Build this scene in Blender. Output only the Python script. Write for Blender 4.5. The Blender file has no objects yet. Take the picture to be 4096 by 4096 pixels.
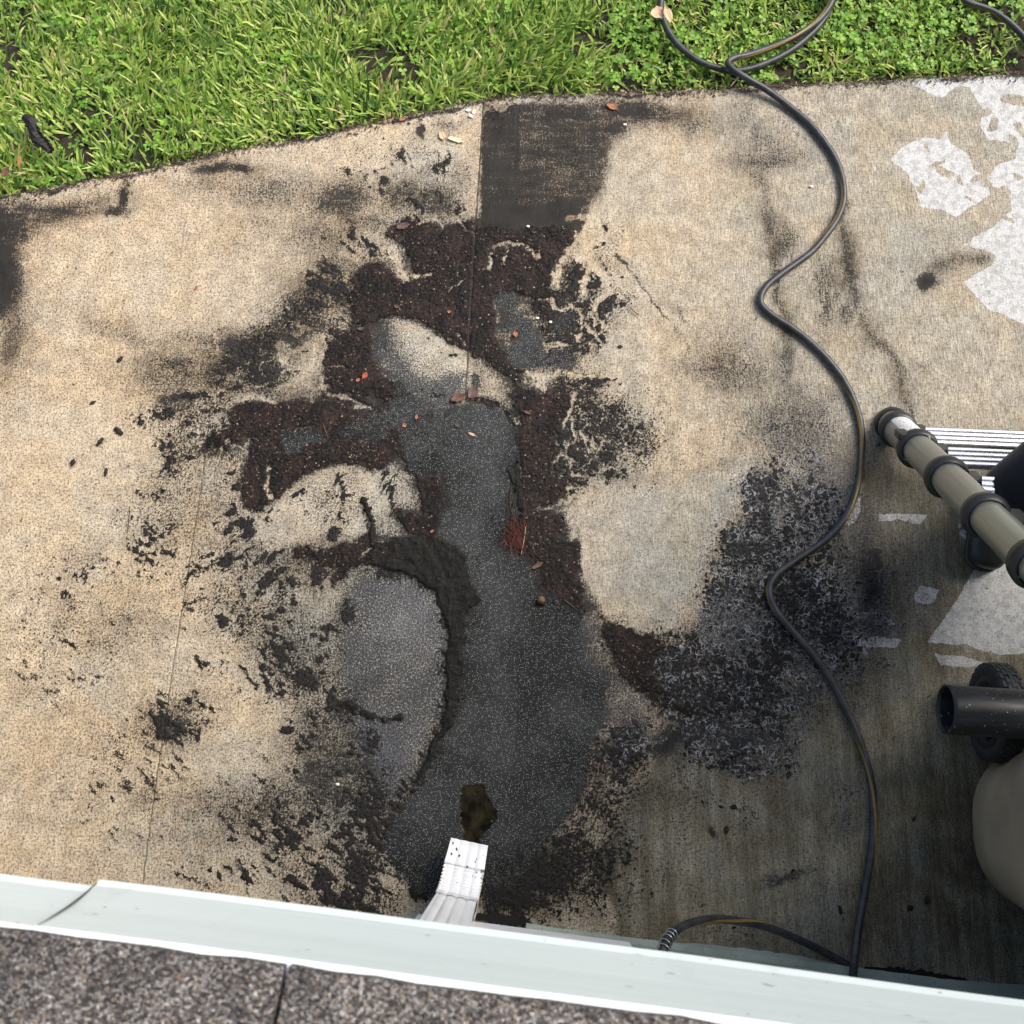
import bpy, bmesh, math, random
import numpy as np
from mathutils import Vector, Matrix

rnd = random.Random(7)
SC = bpy.context.scene
COL = SC.collection

# ------------------------------------------------------------------ camera, sky, sun, exposure
FOC, CAMH, TILT = 4392.0, 2.9, math.radians(13.5)
cam = bpy.data.cameras.new("camera"); camo = bpy.data.objects.new("camera", cam); COL.objects.link(camo)
camo.location = (0, 0, CAMH); camo.rotation_euler = (TILT, 0, 0)
cam.sensor_fit = 'HORIZONTAL'; cam.angle = 2*math.atan(2048/FOC); cam.clip_start = .02; cam.clip_end = 400
cam.dof.use_dof = True; cam.dof.focus_distance = 2.7; cam.dof.aperture_fstop = 20.0
SC.camera = camo

SUN_EL, SUN_AZ = math.radians(50), math.radians(26)      # azimuth measured from +X towards +Y
world = bpy.data.worlds.new("World"); SC.world = world; world.use_nodes = True
wn = world.node_tree.nodes; wl = world.node_tree.links
sky = wn.new('ShaderNodeTexSky'); sky.sky_type = 'NISHITA'; sky.sun_disc = False
sky.sun_elevation = SUN_EL; sky.sun_rotation = math.pi/2 - SUN_AZ
sky.dust_density = 4.0; sky.air_density = 1.0; sky.ozone_density = .6
wl.new(sky.outputs[0], wn['Background'].inputs[0]); wn['Background'].inputs[1].default_value = 0.12
sun = bpy.data.lights.new("sun", 'SUN'); sun.energy = 2.4; sun.angle = math.radians(34); sun.color = (1, .95, .86)
suno = bpy.data.objects.new("sun", sun); COL.objects.link(suno)
sd = Vector((math.cos(SUN_EL)*math.cos(SUN_AZ), math.cos(SUN_EL)*math.sin(SUN_AZ), math.sin(SUN_EL)))
suno.rotation_euler = sd.to_track_quat('Z', 'Y').to_euler(); suno.location = (3, 3, 6)
SC.view_settings.view_transform = 'Standard'; SC.view_settings.look = 'None'
SC.view_settings.exposure = 0.75; SC.view_settings.gamma = 1

# ------------------------------------------------------------------ photo survey -> metres on the ground (or at height z)
cT, sT = math.cos(TILT), math.sin(TILT)
def g(px, py, z=0.0):
    dx, dy = (px-2048)/FOC, -(py-2048)/FOC
    wx, wy, wz = dx, cT*dy+sT, sT*dy-cT
    t = (z-CAMH)/wz
    return Vector((wx*t, wy*t, z))
def gp(pts, z=0.0): return [g(p[0], p[1], z) for p in pts]
def tl(ox, oy, s, pts): return [(ox+x/s, oy+y/s) for x, y in pts]
def O(pts): return [(x*2.1201, y*2.1201) for x, y in pts]
def T1(p): return tl(400, 800, 1.932, p)
def T2(p): return tl(1300, 700, 1.61, p)
def T3(p): return tl(400, 1600, 1.61, p)
def T4(p): return tl(1400, 1600, 1.61, p)
def T5(p): return tl(400, 2600, 1.61, p)
def T6(p): return tl(1400, 2500, .91, p)
def T7(p): return tl(2400, 1600, .91, p)
def T8(p): return tl(2400, 2600, .728, p)
def TR(p): return tl(2400, 300, .6439, p)
def TQ(p): return tl(3300, 1600, .9927, p)
def TL(p): return tl(0, 700, .84, p)

# ------------------------------------------------------------------ object helpers
def link(name, me, parent=None, mat=None, **kw):
    o = bpy.data.objects.new(name, me); COL.objects.link(o)
    if parent is not None: o.parent = parent
    if mat is not None and me is not None: me.materials.append(mat)
    for k, v in kw.items(): o[k] = v
    return o
def empty(name, loc=(0, 0, 0), rz=0, **kw):
    o = bpy.data.objects.new(name, None); COL.objects.link(o); o.location = loc; o.rotation_euler = (0, 0, rz)
    o.empty_display_size = .05
    for k, v in kw.items(): o[k] = v
    return o
def bm_mesh(bm, name, smooth=False):
    me = bpy.data.meshes.new(name); bm.normal_update(); bm.to_mesh(me); bm.free()
    if smooth: me.shade_smooth()
    return me
def box(bm, c, s, rot=None, bevel=0):
    r = bmesh.ops.create_cube(bm, size=1.0); vs = r['verts']
    bmesh.ops.scale(bm, vec=s, verts=vs)
    if bevel:
        es = list({e for v in vs for e in v.link_edges})
        rb = bmesh.ops.bevel(bm, geom=es, offset=bevel, segments=2, affect='EDGES', profile=.5)
        vs = list({v for f in rb['faces'] for v in f.verts} | {v for v in vs if v.is_valid})
    if rot is not None: bmesh.ops.rotate(bm, cent=(0, 0, 0), matrix=rot, verts=vs)
    bmesh.ops.translate(bm, vec=c, verts=vs)
    return vs
def frame(d):
    d = Vector(d).normalized(); a = Vector((0, 0, 1)) if abs(d.z) < .9 else Vector((0, 1, 0))
    u = d.cross(a).normalized(); return u, u.cross(d).normalized()
def catmull(P, step=.006):
    P = [Vector(p) for p in P]; Q = [2*P[0]-P[1]]+P+[2*P[-1]-P[-2]]; out = []
    for i in range(1, len(Q)-2):
        a, b, c, d = Q[i-1:i+3]; n = max(2, int((c-b).length/step))
        for k in range(n):
            t = k/n
            out.append(.5*((2*b)+(c-a)*t+(2*a-5*b+4*c-d)*t*t+(3*b-a-3*c+d)*t*t*t))
    out.append(P[-1]); return out
def tube(bm, path, rad, seg=16, caps=True, twist=0.0, uv=None, flat=None):
    """round tube with parallel-transported frame; rad float or function(s)"""
    n = len(path); L = 0; rings = []
    u = None
    for i, p in enumerate(path):
        d = (path[min(i+1, n-1)]-path[max(i-1, 0)]).normalized()
        if u is None: u, v = frame(d)
        else:
            u = (u-d*u.dot(d)).normalized(); v = u.cross(d).normalized()
        if i: L += (p-path[i-1]).length
        r = rad(L, i/(n-1)) if callable(rad) else rad
        rings.append(([bm.verts.new(p+(u*math.cos(a)+v*math.sin(a))*r) for a in [2*math.pi*k/seg for k in range(seg)]], L))
    lay = bm.loops.layers.uv.verify() if uv else None
    for (A, la), (B, lb) in zip(rings, rings[1:]):
        for k in range(seg):
            f = bm.faces.new((A[k], A[(k+1) % seg], B[(k+1) % seg], B[k])); f.smooth = True
            if lay:
                for lp, (uu, vv) in zip(f.loops, ((k, la), (k+1, la), (k+1, lb), (k, lb))): lp[lay].uv = (uu/seg, vv)
    if caps: bm.faces.new(rings[0][0]); bm.faces.new(rings[-1][0][::-1])
    return rings

# ------------------------------------------------------------------ material helpers
class N:
    def __init__(s, name):
        s.m = bpy.data.materials.new(name); s.m.use_nodes = True
        s.d2 = False; s.t = s.m.node_tree; s.n = s.t.nodes; s.b = s.n['Principled BSDF']; s.out = s.n['Material Output']
    def new(s, t, **kw):
        x = s.n.new(t)
        for k, v in kw.items(): setattr(x, k, v)
        return x
    def put(s, sock, v):
        if hasattr(v, 'is_linked') or isinstance(v, bpy.types.NodeSocket): s.t.links.new(v, sock)
        elif isinstance(v, (tuple, list)) and len(v) == 3 and sock.type == 'RGBA': sock.default_value = (*v, 1)
        else: sock.default_value = v
    def co(s, scale=(1, 1, 1), rot=(0, 0, 0), kind='Object'):
        c = s.new('ShaderNodeTexCoord'); m = s.new('ShaderNodeMapping')
        s.t.links.new(c.outputs[kind], m.inputs[0]); m.inputs['Scale'].default_value = scale; m.inputs['Rotation'].default_value = rot
        return m.outputs[0]
    def noise(s, scale, det=2, rough=.5, vec=None, dist=0):
        x = s.new('ShaderNodeTexNoise'); x.noise_dimensions = '2D' if s.d2 else '3D'; x.inputs['Scale'].default_value = scale; x.inputs['Detail'].default_value = det
        x.inputs['Roughness'].default_value = rough; x.inputs['Distortion'].default_value = dist
        s.put(x.inputs['Vector'], vec if vec is not None else s.co())
        return x.outputs['Fac']
    def vor(s, scale, feat='F1', out='Distance', vec=None, rand=1):
        x = s.new('ShaderNodeTexVoronoi', feature=feat, voronoi_dimensions='2D' if s.d2 else '3D'); x.inputs['Scale'].default_value = scale
        x.inputs['Randomness'].default_value = rand
        s.put(x.inputs['Vector'], vec if vec is not None else s.co())
        return x.outputs[out]
    def math(s, op, a, b=0.0, c=0.0, clamp=False):
        x = s.new('ShaderNodeMath', operation=op, use_clamp=clamp)
        s.put(x.inputs[0], a); s.put(x.inputs[1], b); s.put(x.inputs[2], c)
        return x.outputs[0]
    def rng(s, v, a, b, c=0.0, d=1.0, smooth=False):
        x = s.new('ShaderNodeMapRange'); x.clamp = True
        if smooth: x.interpolation_type = 'SMOOTHSTEP'
        for i, q in enumerate((v, a, b, c, d)): s.put(x.inputs[i], q)
        return x.outputs[0]
    def mix(s, f, a, b, mode='MIX'):
        x = s.new('ShaderNodeMix', data_type='RGBA', blend_type=mode)
        s.put(x.inputs[0], f); s.put(x.inputs[6], a); s.put(x.inputs[7], b)
        return x.outputs[2]
    def attr(s, name, out='Fac'):
        return s.new('ShaderNodeAttribute', attribute_name=name).outputs[out]
    def bump(s, h, strength=.5, dist=.001, prev=None):
        x = s.new('ShaderNodeBump'); x.inputs['Strength'].default_value = strength; x.inputs['Distance'].default_value = dist
        s.put(x.inputs['Height'], h)
        if prev is not None: s.put(x.inputs['Normal'], prev)
        return x.outputs[0]
    def set(s, col=None, rough=None, metal=None, spec=None, normal=None, **kw):
        for k, v in (('Base Color', col), ('Roughness', rough), ('Metallic', metal), ('Specular IOR Level', spec), ('Normal', normal)):
            if v is not None: s.put(s.b.inputs[k], v)
        for k, v in kw.items(): s.put(s.b.inputs[k.replace('_', ' ')], v)
        return s.m

def simple(name, col, rough=.6, metal=0, var=.15, vscale=40, bscale=300, bump=.15, spec=.5, bd=.0005):
    m = N(name); n = m.noise(vscale, 4)
    c = m.mix(m.rng(n, .3, .7), tuple(x*(1-var) for x in col), tuple(min(1, x*(1+var)) for x in col))
    return m.set(c, m.rng(m.noise(vscale*2, 3), .3, .7, rough*.85, min(1, rough*1.15)), metal, spec,
                 m.bump(m.noise(bscale, 3), bump, bd))

# ------------------------------------------------------------------ numpy noise
def hashn(ix, iy, seed):
    h = (ix.astype(np.int64)*374761393+iy.astype(np.int64)*668265263+seed*1274126177) & 0xffffffff
    h = ((h ^ (h >> 13))*1274126177) & 0xffffffff
    h = ((h ^ (h >> 16))*2246822519) & 0xffffffff
    return ((h ^ (h >> 15)) & 0xffffff)/float(0xffffff)
def vn(x, y, size, seed):
    x = x/size; y = y/size; ix = np.floor(x); iy = np.floor(y); fx = x-ix; fy = y-iy
    fx = fx*fx*(3-2*fx); fy = fy*fy*(3-2*fy)
    a = hashn(ix, iy, seed); b = hashn(ix+1, iy, seed); c = hashn(ix, iy+1, seed); d = hashn(ix+1, iy+1, seed)
    return ((a*(1-fx)+b*fx)*(1-fy)+(c*(1-fx)+d*fx)*fy).astype(np.float32)
def fbm(x, y, size, seed, oct=3, gain=.5):
    s = 0; w = 1; t = 0
    for i in range(oct):
        ca, sa = math.cos(i*1.1+.4), math.sin(i*1.1+.4)
        s = s+w*vn(x*ca-y*sa, x*sa+y*ca, size/2**i, seed+i*17); t += w; w *= gain
    return s/t
def equal(n):                                            # to a flat 0..1 distribution
    m, sd_ = float(n.mean()), float(n.std()); z = (n-m)/sd_
    return (1/(1+np.exp(-1.702*z))).astype(np.float32)
def worley(x, y, size, seed):
    gx = np.floor(x/size); gy = np.floor(y/size); best = np.full(x.shape, 9.0, np.float32)
    for dx in (-1, 0, 1):
        for dy in (-1, 0, 1):
            cx = gx+dx; cy = gy+dy
            qx = (cx+hashn(cx, cy, seed))*size-x; qy = (cy+hashn(cx, cy, seed+5))*size-y
            r = .55+.9*hashn(cx, cy, seed+9)
            best = np.minimum(best, np.sqrt(qx*qx+qy*qy)/size/r)
    return best.astype(np.float32)

# ================================================================== THE PATIO SLAB
edge_px = [(0, 797), (254, 746), (507, 699), (688, 659), (942, 601), (1232, 558), (1400, 515), (1662, 462), (1934, 402),
           (2097, 384), (2459, 377), (2700, 368), (2987, 352), (3258, 341), (3607, 321), (4096, 298)]
EW = gp(edge_px)
ex = np.array([-9, -4]+[p.x for p in EW]+[4, 9]); ey = np.array([-.9, EW[0].y-.53]+[p.y for p in EW]+[EW[-1].y+.15, EW[-1].y+.3])
wa = g(3200, 3857); fa_, fb_ = g(0, 3481, 2.15), g(4096, 4023, 2.15)       # foot of the house wall; it runs parallel to the eave
WS = (fb_.y-fa_.y)/(fb_.x-fa_.x)
def wall_y(x): return wa.y+WS*(x-wa.x)

def axis(lo, hi, dlo, dhi, d, grow=1.18):
    xs = list(np.arange(dlo, dhi, d)); s = d; x = dhi
    right = []
    while x < hi: right.append(x); s = min(s*grow, .12); x += s
    right.append(hi); s = d; x = dlo; left = []
    while True:
        s = min(s*grow, .12); x -= s
        if x <= lo: left.append(lo); break
        left.append(x)
    return np.array(left[::-1]+xs+right)
GX = axis(-4.2, 4.2, -1.62, 1.62, .0030)
GV = axis(-1.6, 0.0, -2.72, 0.0, .0030)                     # v = distance (m) below the lawn edge at x = 0, stretched per column
GV = axis(-3.7, 0.0, -2.72, -0.003, .0030); GV = GV[GV <= 0]
nx_, ny_ = len(GX), len(GV)
X0 = np.repeat(GX[None, :], ny_, 0); 
Ecol = np.interp(GX, ex, ey)
Ecol = Ecol+(vn(GX, GX*0, .05, 3)-.5)*.008+(vn(GX, GX*0, .013, 4)-.5)*.005
YB = -1.55
Y0 = YB+(GV[:, None]-GV[0])/(GV[-1]-GV[0])*(Ecol[None, :]-YB)
X = X0.astype(np.float32); Y = Y0.astype(np.float32)
# edges wander at several sizes
wx_ = (fbm(X, Y, .09, 11, 3)-.5)*.035+(fbm(X, Y, .02, 12, 3, .65)-.5)*.022
wy_ = (fbm(X, Y, .09, 21, 3)-.5)*.035+(fbm(X, Y, .02, 22, 3, .65)-.5)*.022
XW = X+wx_; YW = Y+wy_
XS = X+wx_*.35; YS = Y+wy_*.35
SCL = CAMH/FOC*1.03
def fld(): return np.zeros(X.shape, np.float32)
Df, Db, M, W, B, OL, DRY, K, BLK, RID, PUD = [fld() for _ in range(11)]; SOOT = fld(); FOAM = fld()
def sstep(a, b, x):
    t = np.clip((x-a)/(b-a), 0, 1); return t*t*(3-2*t)
def crop(x0, x1, y0, y1):
    c = np.nonzero((GX >= x0) & (GX <= x1))[0]
    if len(c) == 0: return None
    r = np.nonzero((Y0[:, c].min(1) <= y1) & (Y0[:, c].max(1) >= y0))[0]
    if len(r) == 0: return None
    return slice(r[0], r[-1]+1), slice(c[0], c[-1]+1)
def segd(px, py, a, b):
    vx, vy = b.x-a.x, b.y-a.y; L = vx*vx+vy*vy+1e-12
    t = np.clip(((px-a.x)*vx+(py-a.y)*vy)/L, 0, 1)
    return np.hypot(px-a.x-t*vx, py-a.y-t*vy)
def comb(F, sl, a, v, op):
    if op == 'max': F[sl] = np.maximum(F[sl], a*v)
    elif op == 'add': F[sl] = F[sl]+a*v
    elif op == 'er': F[sl] = F[sl]*(1-a*v)
def P(F, pts, v=1., soft=.008, op='max', sharp=False):
    if F is M: soft = .024 if op == 'max' else .014
    w = gp(pts); m = soft+.05
    sl = crop(min(p.x for p in w)-m, max(p.x for p in w)+m, min(p.y for p in w)-m, max(p.y for p in w)+m)
    if sl is None: return
    px, py = (XS[sl], YS[sl]) if sharp else (XW[sl], YW[sl])
    d = np.full(px.shape, 9., np.float32); ins = np.zeros(px.shape, bool)
    for a, b in zip(w, w[1:]+w[:1]):
        d = np.minimum(d, segd(px, py, a, b))
        if a.y != b.y:
            c = ((a.y > py) != (b.y > py)) & (px < (b.x-a.x)*(py-a.y)/(b.y-a.y)+a.x); ins ^= c
    comb(F, sl, sstep(-soft, soft, np.where(ins, d, -d)), v, op)
def L(F, pts, wpx, v=1., soft=.006, op='max', sharp=False):
    w = gp(pts); h = wpx*SCL/2; m = h+soft+.05
    sl = crop(min(p.x for p in w)-m, max(p.x for p in w)+m, min(p.y for p in w)-m, max(p.y for p in w)+m)
    if sl is None: return
    px, py = (XS[sl], YS[sl]) if sharp else (XW[sl], YW[sl])
    d = np.full(px.shape, 9., np.float32)
    for a, b in zip(w, w[1:]): d = np.minimum(d, segd(px, py, a, b))
    comb(F, sl, sstep(h+soft, h-soft, d), v, op)
def G(F, x, y, rx, ry, v=1., rot=0, op='max'):
    c = g(x, y); rx *= SCL; ry *= SCL; m = 2.4*max(rx, ry)
    sl = crop(c.x-m, c.x+m, c.y-m, c.y+m)
    if sl is None: return
    dx = XW[sl]-c.x; dy = YW[sl]-c.y; r = math.radians(rot); ca, sa = math.cos(r), math.sin(r)
    u = (dx*ca+dy*sa)/rx; w_ = (-dx*sa+dy*ca)/ry
    comb(F, sl, np.exp(-(u*u+w_*w_)), v, op)
def GG(F, T, lst, op='max'):
    """list of x,y,rx,ry,v[,rot] in the units of survey tile T"""
    for q in lst:
        x, y, rx, ry, v = q[:5]; rot = q[5] if len(q) > 5 else 0
        (a, b), (c, d_) = T([(x, y), (x+1, y+1)]); s = c-a
        G(F, a, b, rx*s, ry*s, v, rot, op)
#@@FIELDS
# --- fine dark film (grain-sized growth), background level and smudges
Df += .10
GG(Df, O, [(0, 540, 34, 75, .95), (0, 440, 60, 55, .55), (60, 420, 130, 34, .5, 14), (230, 372, 15, 34, .95), (212, 402, 34, 14, .8),
           (150, 400, 60, 16, .5, 10), (408, 318, 54, 15, .85, 4), (455, 322, 26, 10, .9), (400, 345, 120, 22, .33), (330, 690, 100, 42, .5),
           (440, 650, 120, 30, .55, 12), (380, 640, 80, 22, .42), (545, 640, 60, 45, .6, 30), (500, 700, 50, 60, .66, 25), (250, 640, 130, 20, .38, -14),
           (180, 610, 70, 14, .34, -20), (640, 385, 60, 38, .62), (625, 400, 22, 15, .7), (560, 350, 140, 40, .34), (620, 520, 80, 70, .5),
           (560, 560, 70, 40, .5, 30), (650, 560, 50, 30, .6), (600, 620, 80, 30, .5), (760, 370, 70, 60, .5), (820, 380, 60, 60, .52),
           (700, 420, 70, 40, .45), (870, 340, 40, 60, .3), (795, 245, 7, 20, .9), (840, 235, 36, 20, .45), (480, 440, 160, 60, .26, 20),
           (150, 1050, 60, 60, .32), (120, 1130, 60, 80, .26), (60, 1290, 80, 60, .22), (320, 1350, 60, 34, .42), (300, 1500, 100, 30, .26),
           (210, 1370, 110, 90, .2), (380, 1560, 110, 80, .3), (520, 1500, 120, 60, .3), (600, 1380, 100, 100, .42), (700, 1440, 60, 80, .5),
           (1225, 215, 90, 30, .7), (1300, 235, 70, 32, .45), (1160, 240, 34, 34, .8), (1400, 215, 30, 60, .35), (1440, 270, 80, 30, .32),
           (1425, 330, 16, 40, .45), (1450, 420, 15, 60, .5, 8), (1470, 530, 14, 110, .52), (1482, 680, 16, 90, .42), (1600, 500, 19, 90, .6),
           (1600, 590, 22, 34, .5), (1650, 640, 12, 50, .45, 24), (1700, 700, 12, 40, .4, 20), (1715, 780, 16, 70, .35), (1590, 400, 6, 50, .45),
           (1790, 500, 70, 24, .42, 14), (1752, 527, 22, 18, 1.), (1740, 690, 20, 16, .4), (1850, 485, 30, 22, .5, 30), (1380, 660, 90, 60, .3),
           (1290, 600, 40, 8, .35, -50), (1350, 690, 50, 10, .34, -50), (1560, 760, 60, 40, .33), (1530, 830, 70, 80, .4),
           (1640, 1100, 34, 70, 1.), (1655, 1060, 14, 30, .9), (1640, 1000, 30, 120, .45), (1580, 1010, 20, 130, .5), (1655, 1180, 24, 24, 1.),
           (1600, 1280, 60, 80, .45), (1560, 1190, 60, 60, .6), (1500, 1230, 60, 70, .6), (1700, 1050, 80, 200, .3), (1400, 1400, 110, 60, .62),
           (1270, 1395, 50, 26, .95, 35), (1340, 1370, 70, 40, .75), (1450, 1340, 60, 50, .55), (1520, 1320, 60, 70, .5), (1346, 1574, 8, 13, .95),
           (1480, 1650, 60, 12, .62, 14), (1590, 1560, 40, 60, .35, -30), (1590, 1500, 40, 40, .3), (1240, 1500, 160, 60, .34), (1150, 1420, 90, 60, .5)])
P(Df, O([(912, 195), (960, 188), (1140, 190), (1168, 215), (1152, 300), (1140, 370), (1100, 420), (1085, 480), (905, 480)]), .62, .035)
P(Df, O([(911, 193), (985, 200), (985, 300), (980, 400), (1000, 440), (905, 460)]), .74, .008, sharp=True)
P(SOOT, O([(912, 196), (985, 195), (1140, 195), (1162, 220), (1148, 300), (1136, 370), (1100, 420), (905, 480)]), .62, .012, sharp=True)
GG(Df, O, [(1050, 215, 70, 16, .8), (1120, 260, 22, 60, .82), (960, 330, 30, 100, .85), (1100, 330, 26, 50, .7)])
G(Df, 2240, 690, 110, 70, .12, 0, 'er'); P(Df, O([(905, 395), (1110, 370), (1100, 430), (1060, 500), (900, 500)]), .9, .02)
P(Df, O([(912, 190), (1004, 183), (1008, 190), (965, 200), (945, 215), (925, 207), (912, 215)]), .85, .004, 'er')
GG(Df, O, [(1131, 200, 13, 15, .95)], 'er')
L(Df, O([(1165, 480), (1195, 515), (1225, 560), (1260, 600)]), 9, .85, .004)
L(Df, O([(1164, 478), (1180, 492)]), 16, .9, .004)
L(Df, O([(1195, 515), (1250, 590), (1330, 690), (1380, 745)]), 26, .34, .016)
GG(Df, O, [(10, 430, 60, 60, .85), (0, 520, 46, 95, 1.), (20, 640, 40, 120, .45), (60, 400, 190, 26, .62, 10), (460, 660, 140, 60, .55, 12), (420, 700, 60, 50, .62), (560, 600, 90, 70, .6, 30), (640, 380, 90, 55, .66),
           (500, 360, 160, 50, .42), (600, 450, 120, 60, .42), (560, 760, 120, 40, .5), (320, 720, 120, 50, .45), (330, 760, 60, 30, .6), (1370, 700, 110, 60, .45), (1490, 800, 120, 90, .48), (1560, 560, 30, 120, .5), (1440, 300, 110, 36, .5), (1180, 205, 120, 26, .75),
           (1480, 460, 30, 60, .5), (240, 1180, 120, 90, .34), (330, 1360, 90, 60, .48), (480, 1520, 180, 60, .42), (640, 1460, 120, 110, .52), (560, 1240, 110, 130, .42), (560, 1040, 130, 110, .40), (350, 960, 150, 120, .34), (1000, 160, 40, 6, .5)])
L(Df, O([(1420, 240), (1440, 330), (1458, 420), (1478, 560), (1480, 680), (1470, 780)]), 34, .50, .03)
L(Df, O([(1592, 380), (1594, 470), (1610, 560), (1650, 640), (1690, 690), (1715, 780)]), 40, .58, .03)
L(Df, O([(1715, 780), (1690, 860), (1640, 1000)]), 60, .45, .04)
# cleaned, nearly bare concrete
OVAL = O([(1097, 985), (1112, 955), (1160, 925), (1230, 905), (1330, 890), (1420, 858), (1408, 900), (1390, 950), (1335, 1050), (1300, 1100), (1275, 1140),
          (1275, 1190), (1210, 1203), (1165, 1180), (1130, 1140), (1100, 1085), (1095, 1030)])
P(Df, OVAL, .8, .02, 'er'); P(K, OVAL, .55, .02)
GG(Df, O, [(1290, 300, 120, 70, .6), (1220, 420, 70, 130, .45), (280, 520, 170, 70, .6), (140, 800, 150, 170, .3), (60, 1000, 80, 200, .25),
           (350, 1230, 70, 60, .35), (480, 1350, 70, 90, .6), (100, 1500, 110, 120, -.35), (1850, 700, 100, 120, .4)], 'er')
# --- clumped dark sludge
GG(Db, T3, [(400, 110, 150, 50, .8), (430, 240, 40, 170, .72), (440, 430, 40, 100, .75), (400, 590, 120, 50, .5), (380, 850, 90, 120, .5), (380, 1000, 120, 100, .36),
            (700, 150, 170, 90, .5), (600, 320, 200, 70, .5), (860, 500, 60, 160, .55), (820, 690, 70, 60, .8), (945, 830, 50, 110, .95, 25), (1080, 720, 50, 60, .6),
            (880, 1030, 130, 80, .78), (1120, 1010, 70, 50, .75), (1100, 1110, 80, 45, .6), (1190, 1100, 60, 30, .8), (1400, 1150, 45, 90, .85), (900, 1260, 60, 60, .7),
            (1180, 1240, 26, 40, 1.2), (1260, 1300, 44, 26, 1.2), (780, 1400, 60, 60, .66), (960, 1430, 70, 60, .7), (1130, 1370, 90, 60, .75), (1605, 1400, 48, 90, 1.3),
            (1490, 1460, 50, 35, .8), (1200, 1560, 60, 45, .72), (1400, 1550, 60, 40, .6), (1430, 1660, 60, 40, .6), (1240, 1780, 130, 100, .8), (1360, 1790, 70, 80, .8),
            (1270, 620, 70, 36, .6), (1520, 620, 60, 45, .75), (1520, 510, 60, 34, .7), (1530, 850, 46, 60, .7), (800, 850, 130, 90, .36), (700, 1100, 220, 200, .3),
            (1000, 1300, 400, 300, .38), (1180, 1650, 300, 260, .36), (250, 950, 200, 260, .2), (620, 1760, 90, 60, .42), (1560, 560, 60, 40, .45), (1880, 480, 60, 40, .5),
            (1850, 560, 60, 60, .55)])
GG(Db, T5, [(1210, 160, 110, 110, .85), (1380, 170, 90, 60, .75), (1540, 330, 90, 110, .8), (420, 420, 60, 110, .8), (520, 350, 130, 30, .85, 28), (560, 500, 140, 80, .5),
            (640, 130, 60, 60, .5), (700, 380, 70, 50, .5), (400, 540, 24, 50, .9), (1400, 470, 90, 50, .6), (1230, 500, 50, 60, .62), (1380, 620, 130, 60, .45),
            (1490, 690, 50, 60, .65), (1560, 570, 50, 60, .5), (1390, 830, 90, 60, .5), (1250, 800, 50, 40, .6), (1000, 1000, 90, 24, .5), (1130, 1040, 90, 40, .66),
            (1230, 1060, 50, 40, .75), (1340, 1070, 90, 80, .8), (1450, 1120, 60, 50, .8), (1600, 1120, 60, 120, .75, -30), (1210, 1200, 130, 70, .78), (1330, 1300, 90, 60, .62),
            (1120, 1330, 120, 80, .62), (1500, 1200, 60, 40, .75), (1630, 1340, 150, 46, 1., -38), (1400, 1450, 60, 130, .9), (1250, 1460, 120, 60, .75), (1500, 1560, 90, 90, .9),
            (1330, 1600, 50, 90, .75), (1690, 1630, 110, 90, .95, -30), (1850, 1650, 40, 110, .8), (1740, 1100, 120, 90, .8, -40), (1720, 1000, 60, 50, .75), (850, 1460, 180, 70, .5),
            (880, 1230, 40, 30, .7), (660, 1420, 140, 60, .35), (1200, 1200, 400, 450, .3), (1500, 700, 300, 300, .28), (1800, 850, 120, 250, .5), (1740, 700, 120, 200, .45),
            (130, 620, 60, 50, .34), (500, 750, 90, 50, .25)])
GG(Db, T6, [(820, 480, 60, 40, .7), (870, 500, 60, 50, .55), (960, 460, 90, 60, .75), (1040, 450, 70, 30, .7), (900, 640, 110, 70, .62), (840, 800, 50, 70, .85), (760, 780, 40, 40, .9),
            (880, 860, 90, 90, .62), (780, 900, 120, 90, .75), (640, 920, 120, 110, .85), (600, 1000, 130, 60, .8), (700, 1030, 150, 50, .6), (900, 950, 120, 90, .42), (900, 900, 250, 200, .3),
            (1000, 830, 120, 60, .36), (980, 560, 110, 60, .5), (1060, 1000, 60, 60, .3), (40, 880, 70, 50, .95), (40, 1010, 80, 60, .9), (130, 1030, 40, 60, .75), (170, 740, 90, 50, .8),
            (110, 760, 60, 60, .8), (60, 640, 60, 50, .45), (200, 850, 50, 60, .6), (1020, 380, 90, 30, .65)])
GG(Db, T7, [(560, 320, 80, 66, .95), (580, 450, 56, 90, .88), (525, 560, 120, 110, .72), (620, 550, 90, 70, .8), (680, 480, 60, 60, .62), (750, 450, 120, 100, .42), (400, 680, 70, 80, .55),
            (460, 740, 120, 100, .5), (570, 720, 90, 80, .66), (700, 740, 70, 150, .85), (790, 800, 110, 90, .7), (860, 860, 110, 80, .55), (640, 880, 60, 90, .85), (560, 1000, 130, 90, .9),
            (300, 1000, 140, 90, .8), (430, 960, 120, 80, .6), (90, 120, 120, 90, .66), (60, 60, 70, 60, .8), (40, 250, 50, 60, .75), (130, 170, 110, 80, .42), (90, 330, 90, 20, .5, 20),
            (700, 200, 160, 120, .26), (760, 90, 130, 60, .3), (820, 400, 90, 100, .4), (460, 480, 14, 12, 1.2), (640, 230, 14, 30, .7), (900, 700, 200, 240, .34), (900, 950, 150, 90, .4),
            (330, 870, 40, 40, .9), (250, 860, 90, 26, .5), (120, 900, 120, 50, .85), (200, 700, 200, 120, .12), (600, 650, 350, 350, .3)])
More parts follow.
